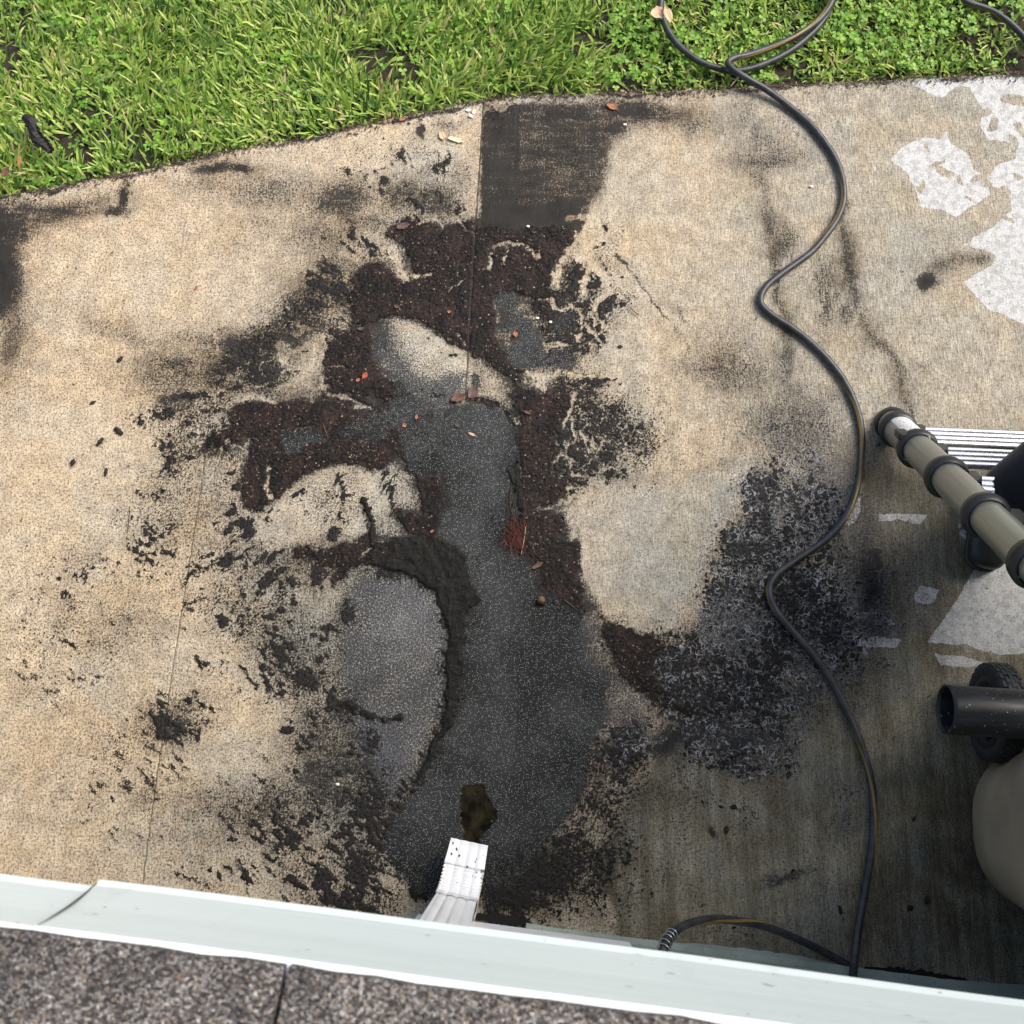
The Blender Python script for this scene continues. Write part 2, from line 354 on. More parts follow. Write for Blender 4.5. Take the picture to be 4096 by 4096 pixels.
GG(Db, T8, [(200, 60, 110, 60, .95, -35), (300, 130, 90, 40, .85), (440, 110, 70, 60, .95), (380, 60, 130, 60, .7), (500, 60, 50, 80, .8), (480, 200, 70, 60, .55), (380, 310, 90, 14, .8, 10),
            (300, 330, 50, 16, .8, -20), (450, 350, 70, 14, .75, 14), (270, 290, 30, 40, .7), (550, 330, 30, 40, .55), (60, 310, 90, 40, .75), (60, 240, 60, 30, .6), (400, 460, 60, 14, .6),
            (320, 440, 40, 14, .5), (20, 480, 50, 80, .6), (60, 600, 60, 40, .5), (20, 640, 40, 40, .6), (520, 500, 50, 20, .35), (560, 640, 60, 22, .42), (700, 440, 30, 80, .3),
            (300, 400, 300, 120, .22), (560, 200, 60, 110, .34), (420, 820, 120, 12, .3)])
GG(Db, T2, [(1680, 320, 40, 70, .3), (1780, 470, 40, 50, .55), (1620, 650, 140, 70, .95), (1700, 700, 100, 50, .95), (1760, 870, 120, 90, .75), (1480, 850, 70, 50, .9), (1560, 960, 90, 100, .95),
            (1690, 1050, 90, 110, .75), (1500, 1170, 110, 60, .9), (1650, 1350, 220, 40, .95, 6), (1820, 1320, 60, 24, .9), (1550, 1650, 130, 90, .85), (1700, 1550, 130, 90, .66), (1850, 1600, 110, 90, .6),
            (1800, 1800, 130, 120, .5), (1900, 850, 30, 60, .5), (1810, 350, 22, 70, .95, 20), (1900, 530, 30, 30, .7), (1900, 660, 24, 30, .8), (1600, 1800, 120, 100, .85), (100, 1000, 60, 50, .8),
            (160, 420, 160, 110, .3), (60, 620, 120, 90, .5), (640, 160, 140, 80, .5), (820, 230, 90, 60, .5), (150, 780, 90, 60, .6), (300, 480, 50, 60, .85), (400, 530, 40, 30, .7), (100, 920, 120, 30, .55)])
GG(Db, T1, [(1200, 1180, 90, 160, .95), (1180, 1360, 130, 90, .92), (1050, 1440, 110, 60, .8), (1300, 1000, 130, 60, .7), (1430, 880, 110, 60, .7), (1660, 680, 80, 90, .75), (1620, 560, 60, 40, .6),
            (1420, 1000, 90, 50, .6), (1330, 1390, 60, 50, .85), (800, 1540, 120, 50, .85), (1000, 1500, 160, 50, .8), (1500, 1170, 120, 50, .7), (880, 1620, 160, 60, .75), (1460, 1340, 60, 30, .75),
            (450, 1660, 150, 60, .85), (1800, 1000, 90, 60, .6), (1820, 750, 110, 60, .5), (1000, 1250, 160, 200, .5), (750, 1300, 260, 160, .25)])
GG(Db, O, [(150, 1090, 60, 60, .22), (200, 1190, 50, 24, .3, 30), (300, 1370, 60, 40, .3), (140, 1240, 50, 90, .2), (60, 1180, 60, 120, .12), (250, 1500, 110, 100, .14), (1480, 250, 90, 40, .16),
           (1540, 810, 60, 60, .2), (1640, 830, 40, 60, .2), (700, 330, 90, 50, .2), (800, 300, 90, 40, .25), (960, 215, 60, 30, .2)])
P(Db, T7([(500, 270), (600, 250), (640, 400), (760, 440), (850, 420), (800, 520), (850, 640), (900, 760), (960, 860), (900, 960), (720, 1000), (660, 1080), (250, 1092), (180, 960), (230, 860), (340, 780), (400, 640), (480, 520)]), .26, .03)

P(B, T7([(560, 280), (820, 200), (900, 420), (800, 560), (700, 600), (840, 800), (900, 1000), (600, 1092), (300, 1092), (300, 900), (420, 620)]), .55, .06)
P(Db, T8([(110, 60), (180, 20), (480, 0), (510, 60), (470, 150), (330, 170), (180, 170)]), .45, .02)
P(Db, T6([(800, 440), (1000, 400), (1092, 420), (1092, 560), (900, 620), (820, 800), (940, 1000), (500, 1030), (500, 900), (700, 800), (850, 600)]), .34, .03)
P(Db, T2([(1420, 560), (1800, 560), (1870, 760), (1800, 1080), (1600, 1180), (1420, 1060), (1380, 820)]), .62, .02)
P(Db, T2([(1480, 1340), (1750, 1350), (1700, 1500), (1932, 1560), (1932, 1932), (1480, 1932), (1430, 1700)]), .52, .02)
P(Db, T4([(1270, 0), (1600, 0), (1500, 200), (1650, 400), (1500, 560), (1400, 640), (1270, 480), (1330, 330)]), .66, .02)
P(Db, T1([(1050, 1250), (1350, 980), (1500, 850), (1700, 550), (1932, 500), (1932, 800), (1600, 1000), (1350, 1150), (1300, 1400), (1000, 1500)]), .5, .03)
P(Db, T3([(260, 40), (850, 60), (850, 400), (560, 420), (460, 560), (380, 520), (380, 200)]), .4, .03)
P(Db, OVAL, .9, .006, 'er')
# --- leaf litter and mulch mats
P(M, T2([(430, 330), (560, 270), (650, 320), (760, 350), (980, 290), (1050, 330), (1560, 320), (1620, 380), (1600, 470), (1480, 560), (1430, 720), (1420, 900), (1420, 1060), (1400, 1080), (1350, 900),
         (1330, 800), (1230, 740), (1120, 740), (1090, 950), (1130, 1080), (1200, 1190), (1290, 1250), (1260, 1350), (1400, 1390), (1500, 1320), (1560, 1450), (1450, 1500), (1440, 1700), (1290, 1932),
         (1230, 1932), (1235, 1600), (1180, 1380), (1100, 1230), (930, 1140), (780, 1080), (600, 950), (430, 920), (200, 1000), (120, 820), (180, 620), (300, 560), (480, 690), (560, 620), (480, 420), (380, 390)]))
P(M, T2([(0, 1080), (180, 1000), (290, 1000), (300, 1120), (420, 1230), (490, 1400), (400, 1450), (300, 1390), (260, 1480), (0, 1440)]), .95)
P(M, T3([(850, 60), (900, 0), (1932, 0), (1932, 350), (1800, 450), (1700, 430), (1550, 380), (1300, 480), (1200, 570), (1120, 640), (1030, 690), (960, 700), (900, 640), (905, 420), (960, 380), (1000, 300),
         (980, 230), (880, 330), (720, 370), (640, 340), (720, 220), (840, 170)]))
P(M, T3([(1220, 1000), (1400, 880), (1450, 980), (1500, 940), (1620, 900), (1720, 860), (1700, 660), (1740, 720), (1770, 890), (1932, 920), (1932, 1030), (1750, 1040), (1600, 1080), (1500, 1200), (1470, 1150),
         (1520, 1080), (1380, 1050), (1280, 1100)]))
P(M, T4([(200, 190), (560, 100), (600, 250), (590, 420), (620, 560), (600, 700), (570, 880), (400, 890), (330, 790), (250, 680), (480, 740), (480, 620), (430, 520), (370, 440), (300, 330)]))
P(M, T4([(1060, 0), (1400, 0), (1420, 60), (1320, 180), (1330, 330), (1270, 480), (1420, 540), (1400, 640), (1200, 700), (1380, 760), (1370, 870), (1470, 920), (1470, 1060), (1500, 1200), (1600, 1360),
         (1680, 1450), (1790, 1500), (1932, 1520), (1932, 1600), (1820, 1640), (1932, 1780), (1932, 1860), (1800, 1800), (1700, 1680), (1660, 1480), (1560, 1370), (1400, 1320), (1250, 1230), (1200, 1080),
         (1130, 1000), (1020, 940), (1000, 840), (1110, 820), (1120, 640), (1070, 520), (1060, 420), (1090, 250), (1060, 150)]))
P(M, T7([(0, 790), (60, 840), (150, 850), (230, 905), (170, 930), (190, 1000), (260, 1080), (200, 1090), (60, 990), (30, 880)]))
P(M, T8([(30, 0), (110, 0), (150, 60), (180, 150), (290, 165), (260, 180), (150, 160), (110, 80)]), .95)
GG(M, T2, [(1650, 600, 120, 60, .7), (1560, 950, 80, 80, .45), (1500, 1700, 80, 80, .5)])
# light channels washed through the dark
Er = []
CH = fld()
for F_, v_ in ((M, .96), (Db, .75), (Df, .5)):
    for q, w_ in [(T2([(1780, 110), (1730, 200), (1700, 330), (1650, 430), (1560, 500), (1500, 600), (1470, 720)]), 46), (T2([(1760, 300), (1690, 380), (1640, 520), (1760, 620), (1800, 700)]), 60),
                  (T2([(1600, 370), (1640, 450)]), 22), (T2([(1560, 300), (1650, 290)]), 40), (T2([(1700, 590), (1640, 690), (1660, 780)]), 26), (T2([(1830, 740), (1740, 800), (1730, 880), (1780, 960)]), 30),
                  (T2([(1380, 800), (1430, 800), (1470, 870), (1520, 880), (1580, 850), (1640, 900), (1640, 1080)]), 12), (T2([(1640, 900), (1720, 1000), (1770, 1080)]), 10), (T2([(1700, 880), (1750, 1000)]), 8),
                  (T2([(1070, 600), (1065, 520), (1080, 440), (1160, 430), (1270, 440), (1320, 470), (1390, 510)]), 30), (T2([(1110, 770), (1110, 850), (1120, 920)]), 13), (T2([(1160, 440), (1160, 540)]), 26),
                  (T2([(430, 470), (460, 580), (500, 660), (620, 640), (680, 640)]), 40), (T2([(820, 760), (900, 680), (940, 660)]), 16), (T2([(830, 850), (810, 920)]), 10), (T2([(860, 1020), (900, 1090)]), 14),
                  (T2([(1420, 1090), (1500, 1110), (1560, 1100)]), 18), (T2([(1280, 1300), (1350, 1320), (1390, 1380), (1400, 1290), (1300, 1260)]), 26), (T2([(1440, 1280), (1540, 1270), (1650, 1310), (1850, 1300)]), 26),
                  (T2([(1590, 1420), (1570, 1550), (1500, 1620)]), 13), (T2([(1590, 1600), (1580, 1720)]), 9), (T2([(1180, 1550), (1240, 1600)]), 9), (T2([(560, 290), (620, 340), (660, 300)]), 9), (T2([(700, 290), (760, 370)]), 12),
                  (T2([(850, 290), (900, 350), (950, 390)]), 8), (T2([(0, 1320), (50, 1420), (180, 1430), (290, 1500)]), 16), (T2([(190, 1470), (310, 1510)]), 26), (T2([(40, 1240), (150, 1250)]), 6),
                  (T1([(1040, 1530), (1200, 1500), (1400, 1530), (1480, 1500)]), 24), (T1([(1400, 1420), (1590, 1370), (1600, 1330)]), 20), (T1([(1360, 1140), (1380, 1260), (1460, 1200), (1600, 1130), (1720, 1200), (1700, 1290)]), 26),
                  (T1([(1720, 1380), (1800, 1500), (1932, 1500)]), 12), (T1([(1520, 1760), (1600, 1880)]), 10), (T3([(1270, 190), (1300, 250), (1340, 280)]), 10), (T3([(1280, 170), (1400, 150)]), 10),
                  (T3([(1070, 420), (1060, 540), (1090, 620)]), 22), (T3([(1690, 1010), (1730, 950)]), 12), (T4([(1410, 80), (1370, 150), (1310, 190)]), 8), (T4([(1430, 130), (1430, 270)]), 9), (T4([(1470, 220), (1530, 330)]), 8),
                  (T4([(1420, 380), (1430, 470), (1500, 490)]), 7), (T4([(1410, 560), (1420, 660), (1320, 690), (1200, 720)]), 12), (T4([(1080, 430), (1110, 490), (1160, 490)]), 10), (T4([(1110, 540), (1150, 560)]), 8), (T4([(1430, 760), (1430, 870)]), 50),
                  (T4([(1600, 560), (1500, 650), (1420, 740)]), 44)]:
        L(F_, q, w_*.62, v_, .006, 'er')
        if F_ is M: L(CH, q, w_*.60, 1., .005)
    P(F_, T2([(440, 960), (520, 960), (620, 980), (760, 1080), (920, 1160), (910, 1390), (850, 1410), (820, 1290), (700, 1270), (560, 1240), (520, 1130)]), v_, .008, 'er')
    P(F_, T2([(280, 1160), (330, 1130), (460, 1230), (520, 1280), (640, 1370), (790, 1430), (830, 1490), (730, 1530), (640, 1440), (520, 1370), (430, 1290)]), v_*.85, .012, 'er')
    P(F_, T2([(925, 1165), (1000, 1180), (1090, 1270), (1160, 1380), (1180, 1480), (1250, 1600), (1220, 1630), (1120, 1500), (1050, 1450), (1010, 1280), (930, 1220)]), v_, .006, 'er')
    P(F_, T3([(1010, 900), (1030, 800), (1110, 680), (1200, 590), (1300, 500), (1420, 450), (1540, 395), (1640, 410), (1730, 480), (1740, 640), (1690, 700), (1700, 850), (1600, 900), (1450, 850), (1260, 930), (1100, 960)]), v_*.8, .01, 'er')
    P(F_, T4([(120, 660), (200, 640), (340, 850), (350, 870), (200, 860), (150, 800)]), v_, .006, 'er')
    P(F_, T4([(260, 420), (330, 380), (380, 440), (400, 540), (450, 570), (470, 700), (420, 700), (280, 660), (250, 560)]), v_*.9, .006, 'er')
    P(F_, T3([(830, 350), (920, 290), (940, 230), (1000, 250), (990, 320), (900, 370)]), v_, .005, 'er')
# --- slate mud: the river from the downspout
RIV = T4([(640, 50), (780, 20), (960, 60), (1060, 160), (1075, 300), (1030, 420), (1040, 520), (1000, 650), (1005, 850), (1050, 970), (1130, 1050), (1200, 1100), (1200, 1250), (1350, 1290), (1480, 1400), (1510, 1500),
          (1500, 1640), (1620, 1750)])+T6([(930, 230), (935, 330), (880, 430), (860, 570), (790, 690), (700, 800), (640, 900), (500, 1060), (490, 810), (360, 810), (330, 1000), (250, 985), (180, 900), (120, 800), (170, 700), (300, 500),
          (380, 350), (405, 200)])+T4([(740, 1932), (725, 1700), (745, 1400), (850, 1300), (790, 1200), (740, 1000), (680, 930), (570, 880), (590, 780), (660, 660), (620, 500), (600, 300), (600, 120)])
P(W, RIV, 1., .022, sharp=True)
P(W, T2([(1120, 730), (1220, 720), (1240, 860), (1180, 900), (1110, 850)]), .9, .012)
P(W, T2([(1150, 910), (1290, 920), (1350, 990), (1420, 1080), (1420, 1230), (1230, 1230), (1180, 1150), (1220, 1100), (1250, 1000), (1130, 1000)]), .85, .014)
P(W, T2([(1420, 1130), (1560, 1110), (1640, 1200), (1600, 1250), (1430, 1240)]), .75, .014)
P(W, T2([(1540, 870), (1620, 880), (1620, 1000), (1540, 1080), (1470, 960)]), .6, .014)
P(W, T2([(290, 1000), (430, 1000), (440, 1140), (330, 1120)]), .7, .014)
P(W, T2([(430, 1270), (540, 1350), (680, 1460), (730, 1540), (780, 1510), (790, 1932), (560, 1932), (500, 1700), (380, 1560), (440, 1400)]), .8, .016)
P(B, T2([(440, 1100), (560, 1240), (700, 1270), (900, 1290), (910, 1390), (840, 1480), (740, 1520), (640, 1440), (520, 1370), (430, 1290), (300, 1170), (330, 1130)]), .95, .03)
P(W, T2([(930, 1240), (1000, 1280), (1050, 1430), (1010, 1380), (950, 1370), (930, 1320)]), .8, .01)
P(W, T3([(1160, 180), (1300, 170), (1450, 180), (1500, 260), (1300, 290), (1260, 340), (1160, 330)]), .8, .016)
P(W, T3([(1560, 130), (1800, 60), (1932, 40), (1932, 260), (1700, 300), (1540, 260)]), .6, .02)
P(W, T4([(0, 0), (560, 0), (560, 120), (560, 330), (480, 400), (300, 190), (0, 100)]), .6, .03)
P(W, T4([(1040, 540), (1110, 640), (1110, 820), (1030, 830), (1010, 660)]), .6, .008)
for q in RIV[:1]: pass
PUDP = T6([(400, 600), (430, 575), (480, 585), (510, 625), (533, 680), (515, 735), (480, 775), (485, 800), (395, 800), (402, 740)])
P(PUD, PUDP, 1., .008)
GG(W, T6, [(590, 600, 24, 120, .3)])
# --- rough ridge of sediment beside the river
P(RID, T4([(120, 900), (400, 870), (570, 900), (700, 930), (770, 1020), (800, 1200), (850, 1300), (750, 1400), (735, 1932), (600, 1932), (620, 1480), (540, 1230), (400, 1130), (150, 1070)]), 1., .012)
P(RID, T6([(350, 0), (420, 0), (405, 200), (370, 350), (300, 500), (230, 620), (210, 640), (250, 520), (320, 380), (345, 200)]), .9, .012)
L(RID, T5([(1560, 330), (1700, 390), (1932, 430)]), 40, .6, .014)
L(RID, T3([(1700, 640), (1720, 720), (1750, 800), (1740, 890)]), 26, .8, .006)
L(RID, T4([(1040, 440), (1090, 560), (1120, 660), (1120, 800)]), 40, .8, .01)
# --- blue-grey wet film
P(B, T4([(-120, 1420), (-60, 1200), (20, 1100), (150, 1090), (400, 1110), (540, 1240), (640, 1500), (620, 1932)])+T6([(350, 250), (300, 400), (240, 560), (170, 680), (90, 700), (60, 500), (-30, 330), (-60, 200), (-60, 60)]), .95, .05)
GG(B, T6, [(120, 100, 160, 120, .6), (120, 500, 130, 160, .5), (60, 800, 90, 60, .4)])
P(B, T7([(380, 680), (520, 640), (620, 780), (590, 940), (480, 960), (380, 960), (330, 850)]), .95, .04)
GG(B, T7, [(800, 350, 110, 120, .45), (460, 820, 90, 90, .5), (760, 200, 110, 90, .3), (640, 1000, 60, 60, .4)])
P(B, T6([(870, 60), (930, 60), (960, 200), (1060, 320), (1092, 400), (900, 420), (930, 330), (900, 180)]), .5, .03)
P(B, T3([(1350, 500), (1650, 430), (1720, 560), (1640, 800), (1400, 780), (1250, 640)]), .35, .04)
P(B, T2([(430, 960), (760, 1250), (830, 1450), (700, 1500), (440, 1200)]), .45, .03)
# --- soaked olive-brown concrete (lower right) and drier islands
P(OL, O([(1150, 1760), (1130, 1620), (1200, 1480), (1280, 1390), (1420, 1330), (1530, 1250), (1580, 1140), (1585, 1020), (1625, 900), (1665, 830), (1700, 815), (1760, 860), (1830, 930), (2100, 900), (2100, 2000), (1150, 2000)]), 1., .05)
for q, v_ in [(TQ([(215, 455), (280, 450), (410, 460), (400, 475), (375, 495), (350, 490), (300, 475), (215, 480)]), 1), (TQ([(350, 775), (385, 737), (455, 755), (430, 800), (395, 808), (355, 800)]), 1),
              (TQ([(600, 640), (640, 650), (900, 640), (900, 1010), (680, 1005), (600, 985), (560, 965), (510, 970), (410, 962), (440, 900), (485, 840), (550, 750)]), 1),
              (TQ([(430, 1002), (470, 1012), (530, 1012), (650, 1045), (560, 1060), (460, 1055)]), 1), (TQ([(90, 935), (200, 940), (305, 955), (280, 985), (180, 985), (100, 965)]), .9),
              (TQ([(130, 840), (230, 850), (285, 895), (220, 898), (170, 870), (110, 865)]), .9), (TQ([(85, 505), (110, 420), (145, 370), (140, 440), (110, 495)]), .8), (TQ([(515, 540), (540, 470), (560, 520), (560, 560)]), .5),
              (T7([(760, 580), (800, 610), (810, 680), (770, 700)]), .7), (T7([(880, 380), (950, 390), (930, 450), (890, 450)]), .7),
              (TR([(800, 25), (870, 10), (1500, 0), (1500, 640), (1092, 640), (1000, 600), (960, 560), (935, 535), (1010, 490), (1018, 458), (950, 440), (960, 415), (1000, 400), (1060, 350), (1060, 300), (1040, 280), (970, 330),
                   (915, 368), (880, 350), (825, 340), (810, 290), (790, 250), (748, 218), (780, 185), (830, 160), (880, 165), (895, 147), (905, 175), (945, 200), (960, 240), (1000, 260), (1020, 230), (1070, 215),
                   (1075, 180), (1000, 165), (975, 130), (985, 90), (950, 30), (925, 25), (880, 60), (850, 50)]), 1),
              (TR([(703, 238), (712, 240), (710, 252), (704, 250)]), 1), (TR([(910, 425), (950, 432), (940, 438)]), .8)]:
    P(DRY, q, v_, .0035, sharp=True)
GG(DRY, O, [(1560, 900, 60, 60, .35), (1640, 350, 60, 130, .16), (1520, 1050, 60, 60, .28)])
for q, w_ in [(TR([(985, 95), (1000, 90)]), 34), (TR([(820, 290), (828, 280)]), 34), (TR([(880, 240), (900, 250)]), 46), (TR([(850, 235), (890, 215)]), 16), (TR([(945, 315), (950, 320)]), 20), (TR([(970, 260), (990, 270)]), 50),
              (TR([(1020, 120), (1010, 140)]), 50), (TR([(930, 260), (935, 270)]), 20), (TR([(845, 178), (850, 185)]), 20), (TR([(1035, 370), (1055, 380)]), 26), (TR([(1060, 170), (1065, 175)]), 30), (TR([(1010, 290), (1040, 300)]), 50),
              (TR([(1050, 60), (1100, 70)]), 60), (TR([(1080, 130), (1090, 150)]), 36), (TR([(1000, 220), (1020, 225)]), 18), (TR([(1060, 250), (1080, 262)]), 20)]:
    L(DRY, q, w_, 1., .003, 'er')
# --- colour drift of the slab: 0 sandy, 1 cool grey
K += sstep(.25, 1.0, X)*.45+sstep(-1.1, .2, X)*.3
GG(K, O, [(850, 950, 430, 560, .95), (560, 1150, 200, 300, .8), (640, 1500, 260, 200, .85), (620, 700, 200, 300, .5), (1130, 850, 120, 300, .8), (750, 1300, 260, 300, .8), (1000, 200, 200, 60, .6), (820, 330, 110, 120, .6), (700, 600, 130, 160, .5), (650, 1600, 300, 120, .5), (1180, 700, 100, 300, .5), (1550, 950, 120, 160, .9), (1000, 1500, 500, 400, .5)])
# --- solid black growth
GG(BLK, O, [(1640, 1100, 18, 50, 1.), (1656, 1062, 9, 16, 1.), (0, 520, 12, 40, .5), (1268, 1398, 40, 12, .8, 38), (1345, 1574, 5, 9, 1.), (1752, 527, 9, 7, .8), (1020, 1640, 90, 60, .5), (960, 1700, 60, 30, .8)])
GG(SOOT, O, [(0, 520, 60, 110, 1.), (0, 430, 120, 60, .7), (100, 405, 170, 34, .6, 12), (20, 660, 60, 120, .5), (225, 372, 26, 42, .6), (430, 325, 110, 34, .5), (560, 380, 130, 60, .38), (640, 400, 110, 80, .5), (620, 530, 130, 90, .55),
            (470, 660, 180, 70, .62, 12), (330, 700, 140, 70, .45), (250, 630, 130, 30, .35, -16), (560, 740, 160, 60, .5), (780, 370, 110, 70, .5), (1230, 215, 130, 40, .7), (1340, 240, 110, 40, .4), (1420, 300, 60, 90, .4), (1460, 460, 34, 120, .6, 6),
            (1478, 640, 32, 160, .6), (1380, 700, 130, 90, .38), (1600, 500, 34, 110, .7), (1640, 630, 40, 60, .5, 30), (1700, 740, 34, 100, .4, 12), (1800, 495, 90, 34, .45), (1520, 830, 120, 110, .42), (1690, 900, 80, 90, .5), (1650, 1080, 60, 160, .7),
            (1250, 1390, 120, 60, .75), (1400, 1380, 130, 90, .6), (560, 1120, 190, 160, .30), (650, 1400, 130, 190, .45), (480, 1540, 220, 90, .32), (230, 1180, 140, 90, .2), (1060, 1640, 150, 120, .6), (1160, 1450, 110, 140, .5), (1080, 250, 140, 110, .4),
            (1700, 1730, 70, 90, .45), (1830, 1640, 90, 160, .55), (1770, 1240, 60, 120, .4), (1180, 1640, 60, 150, .25), (1440, 1560, 160, 60, .22), (1860, 1300, 60, 60, .4), (960, 1250, 40, 60, 0)])
P(SOOT, OVAL, .85, .01, 'er'); GG(SOOT, O, [(560, 1300, 60, 60, .6), (420, 1350, 60, 70, .6), (1300, 620, 60, 120, .5)], 'er')
L(Db, O([(1165, 1195), (1225, 1275), (1300, 1325), (1380, 1338), (1440, 1312), (1478, 1250)]), 90, .80, .03); L(Db, O([(1230, 1240), (1300, 1310), (1400, 1325)]), 60, .95, .02)
RING = O([(1112, 955), (1160, 920), (1230, 900), (1330, 884), (1400, 862)]); L(Df, RING, 60, .16, .03); L(SOOT, RING, 90, .20, .04)
P(FOAM, T7([(500, 300), (600, 250), (760, 200), (860, 340), (900, 420), (840, 520), (880, 640), (950, 800), (980, 880), (900, 1000), (720, 1092), (250, 1092), (160, 960), (230, 880), (340, 800), (400, 640), (470, 520)]), 1., .05)
P(FOAM, T8([(110, 60), (180, 20), (520, 0), (620, 30), (560, 330), (440, 380), (280, 350), (230, 260), (60, 330), (0, 300), (0, 230), (160, 200)]), .9, .05)
P(FOAM, OVAL, 1., .006, 'er')
#@@END

def blur(A, r):
    for ax in (0, 1):
        for _ in range(2):
            C = np.cumsum(np.concatenate([np.repeat(np.take(A, [0], ax), r+1, ax), A, np.repeat(np.take(A, [-1], ax), r, ax)], ax), ax)
            n = A.shape[ax]; A = (np.take(C, range(2*r+1, n+2*r+1), ax)-np.take(C, range(0, n), ax))/(2*r+1)
    return A.astype(np.float32)
L(Db, T4([(1075, 300), (1030, 420), (1040, 520), (1000, 650), (1005, 850), (1050, 970), (1130, 1050), (1200, 1100), (1200, 1250), (1350, 1290), (1480, 1400)]), 60, 1.05, .02)
L(Db, T4([(740, 1700), (760, 1400), (860, 1300), (800, 1200), (750, 1000), (680, 920), (570, 870), (590, 780), (640, 660), (610, 500), (590, 300)]), 50, 1.05, .02)
L(Db, T4([(650, 1932), (690, 1500), (600, 1200), (450, 1080), (200, 1040)]), 90, .8, .03)
L(Db, T2([(1000, 1450), (1180, 1520), (1240, 1600), (1250, 1800)]), 30, .9, .012)
L(Db, T6([(350, 250), (290, 480), (200, 620), (130, 760), (170, 900), (260, 980)]), 46, .9, .03)
P(B, T4([(1400, 1330), (1520, 1340), (1660, 1480), (1690, 1680), (1800, 1800), (1932, 1870), (1932, 2300), (1600, 2300), (1620, 1800), (1500, 1650)]), .62, .04)
allc = np.clip(np.maximum(np.maximum(M, Db), np.maximum(W, RID)), 0, 1); h1 = blur(allc, 7); h2 = blur(allc, 22)
keep_ = 1-.85*blur(np.clip(K*0, 0, 1), 1)
oval = fld(); P(oval, OVAL, 1., .012)
sol = np.clip(np.maximum(np.maximum(M, W), RID), 0, 1); s1 = blur(sol, 7); s2 = blur(sol, 24)
Df = np.maximum(Df, (s1*.62+s2*.42)*(1-oval*.85)*(1-DRY*.5)); Df = np.maximum(Df, (h1*.34+h2*.24)*(1-oval*.85)*(1-DRY*.5))
rim_ = fld(); L(rim_, edge_px, 26, 1., .008); Df = np.maximum(Df, rim_*(.32+.5*fbm(X, Y, .1, 88, 2)))
Df = Df+sstep(.05, .35, h2)*.10*(1-oval)+(fbm(X, Y, .22, 81, 3)-.5)*.16*(1-oval*.7)
lite = fld()
P(lite, T2([(440, 960), (520, 960), (620, 980), (760, 1080), (920, 1160), (910, 1390), (850, 1410), (820, 1290), (700, 1270), (560, 1240), (520, 1130)]), 1, .012)
P(lite, T3([(1010, 900), (1030, 800), (1110, 680), (1200, 590), (1300, 500), (1420, 450), (1540, 395), (1640, 410), (1730, 480), (1740, 640), (1690, 700), (1700, 850), (1600, 900), (1450, 850), (1260, 930), (1100, 960)]), .8, .02)
Df = Df*(1-lite*.6)+(fbm(X*.35+Y*.2, Y*1.6, .02, 191, 4, .6)-.5)*.55*sstep(.35, .6, Df)
GG(Db, T3, [(1530, 515, 60, 40, .9), (1520, 620, 66, 45, .95), (1300, 615, 66, 30, .8), (1455, 765, 36, 26, .8), (1555, 760, 46, 36, .85), (1400, 600, 24, 20, .6), (1250, 790, 30, 16, .6), (1400, 720, 200, 120, .22), (1700, 700, 30, 90, .8), (1530, 850, 40, 60, .9), (1870, 480, 46, 34, .8), (1850, 560, 60, 60, .6), (1900, 700, 50, 50, .6)])
GG(Db, T2, [(560, 1280, 22, 16, .8), (840, 1175, 26, 10, .9), (760, 1155, 16, 8, .8), (640, 1360, 20, 16, .7), (720, 1430, 24, 24, 1.1), (680, 1050, 30, 14, .6), (960, 1290, 26, 20, .7)])
CHn = CH*sstep(.32, .50, fbm(X, Y, .012, 181, 3, .6))
Df = Df*(1-CHn*.8)
# combine clump density with noise into signed coverage
def nbf(x, y): return fbm(x, y, .0125, 41, 3, .6)*.60+vn(x, y, .034, 44)*.16+fbm(x, y, .006, 47, 2)*.24
nb1 = nbf(X, Y); qa = math.radians(-38); xr_ = X*math.cos(qa)+Y*math.sin(qa); yr_ = -X*math.sin(qa)+Y*math.cos(qa); nb2 = nbf(xr_/2.1, yr_)
ll = sstep(.0, -.15, X)*sstep(.55, .25, Y); cx0, cy0 = g(1850, 1560).x, g(1850, 1560).y; rr0 = np.hypot(X-cx0, Y-cy0); tt0 = np.arctan2(Y-cy0, X-cx0)+wx_*1.5
nb3 = nbf(tt0*.45, rr0*.36+wy_*.5); l3 = sstep(.16, .26, rr0)*sstep(.95, .75, rr0)*sstep(.35, .5, Y)*.85
nb1 = nb1*(1-ll)+nb2*ll; nb = equal(nb1*(1-l3)+nb3*l3)
wrl = worley(X+wx_*.3, Y+wy_*.3, .0155, 51)
nw = np.clip(wrl*.95, 0, 1)
mixr = sstep(-.1, .3, X)                                    # rounder drops to the right
nB = nb*(1-mixr*.6)+nw*mixr*.6
Db = np.clip(Db, 0, 1.25)
Db = np.clip(Db, 0, 1)*(.80+.12*(Db > .9)); SB = (Db-nB)*1.0; SB[Db < .04] = -1
ridged = np.abs(fbm(X+wx_, Y+wy_, .055, 91, 3)-.5)*2; rid2 = np.abs(fbm(X, Y, .028, 95, 2)-.5)*2
vein = sstep(.085, .0, ridged)*.9+sstep(.05, 0, rid2)*.35
fan = fld(); G(fan, 2330, 1250, 190, 330, 1.); G(fan, 2400, 1750, 220, 260, 1.); G(fan, 2900, 2650, 420, 330, .7); G(fan, 1150, 1450, 380, 260, .9); G(fan, 900, 1750, 330, 200, .8); G(fan, 1250, 3400, 400, 300, .6); G(fan, 1500, 1150, 240, 120, .5); G(fan, 1750, 1000, 260, 80, .6)
SB = SB-vein*fan*.75; Df = Df*(1-.7*np.clip(vein*fan*1.2, 0, 1))
dB = blur(np.clip(Db, 0, 1), 9)
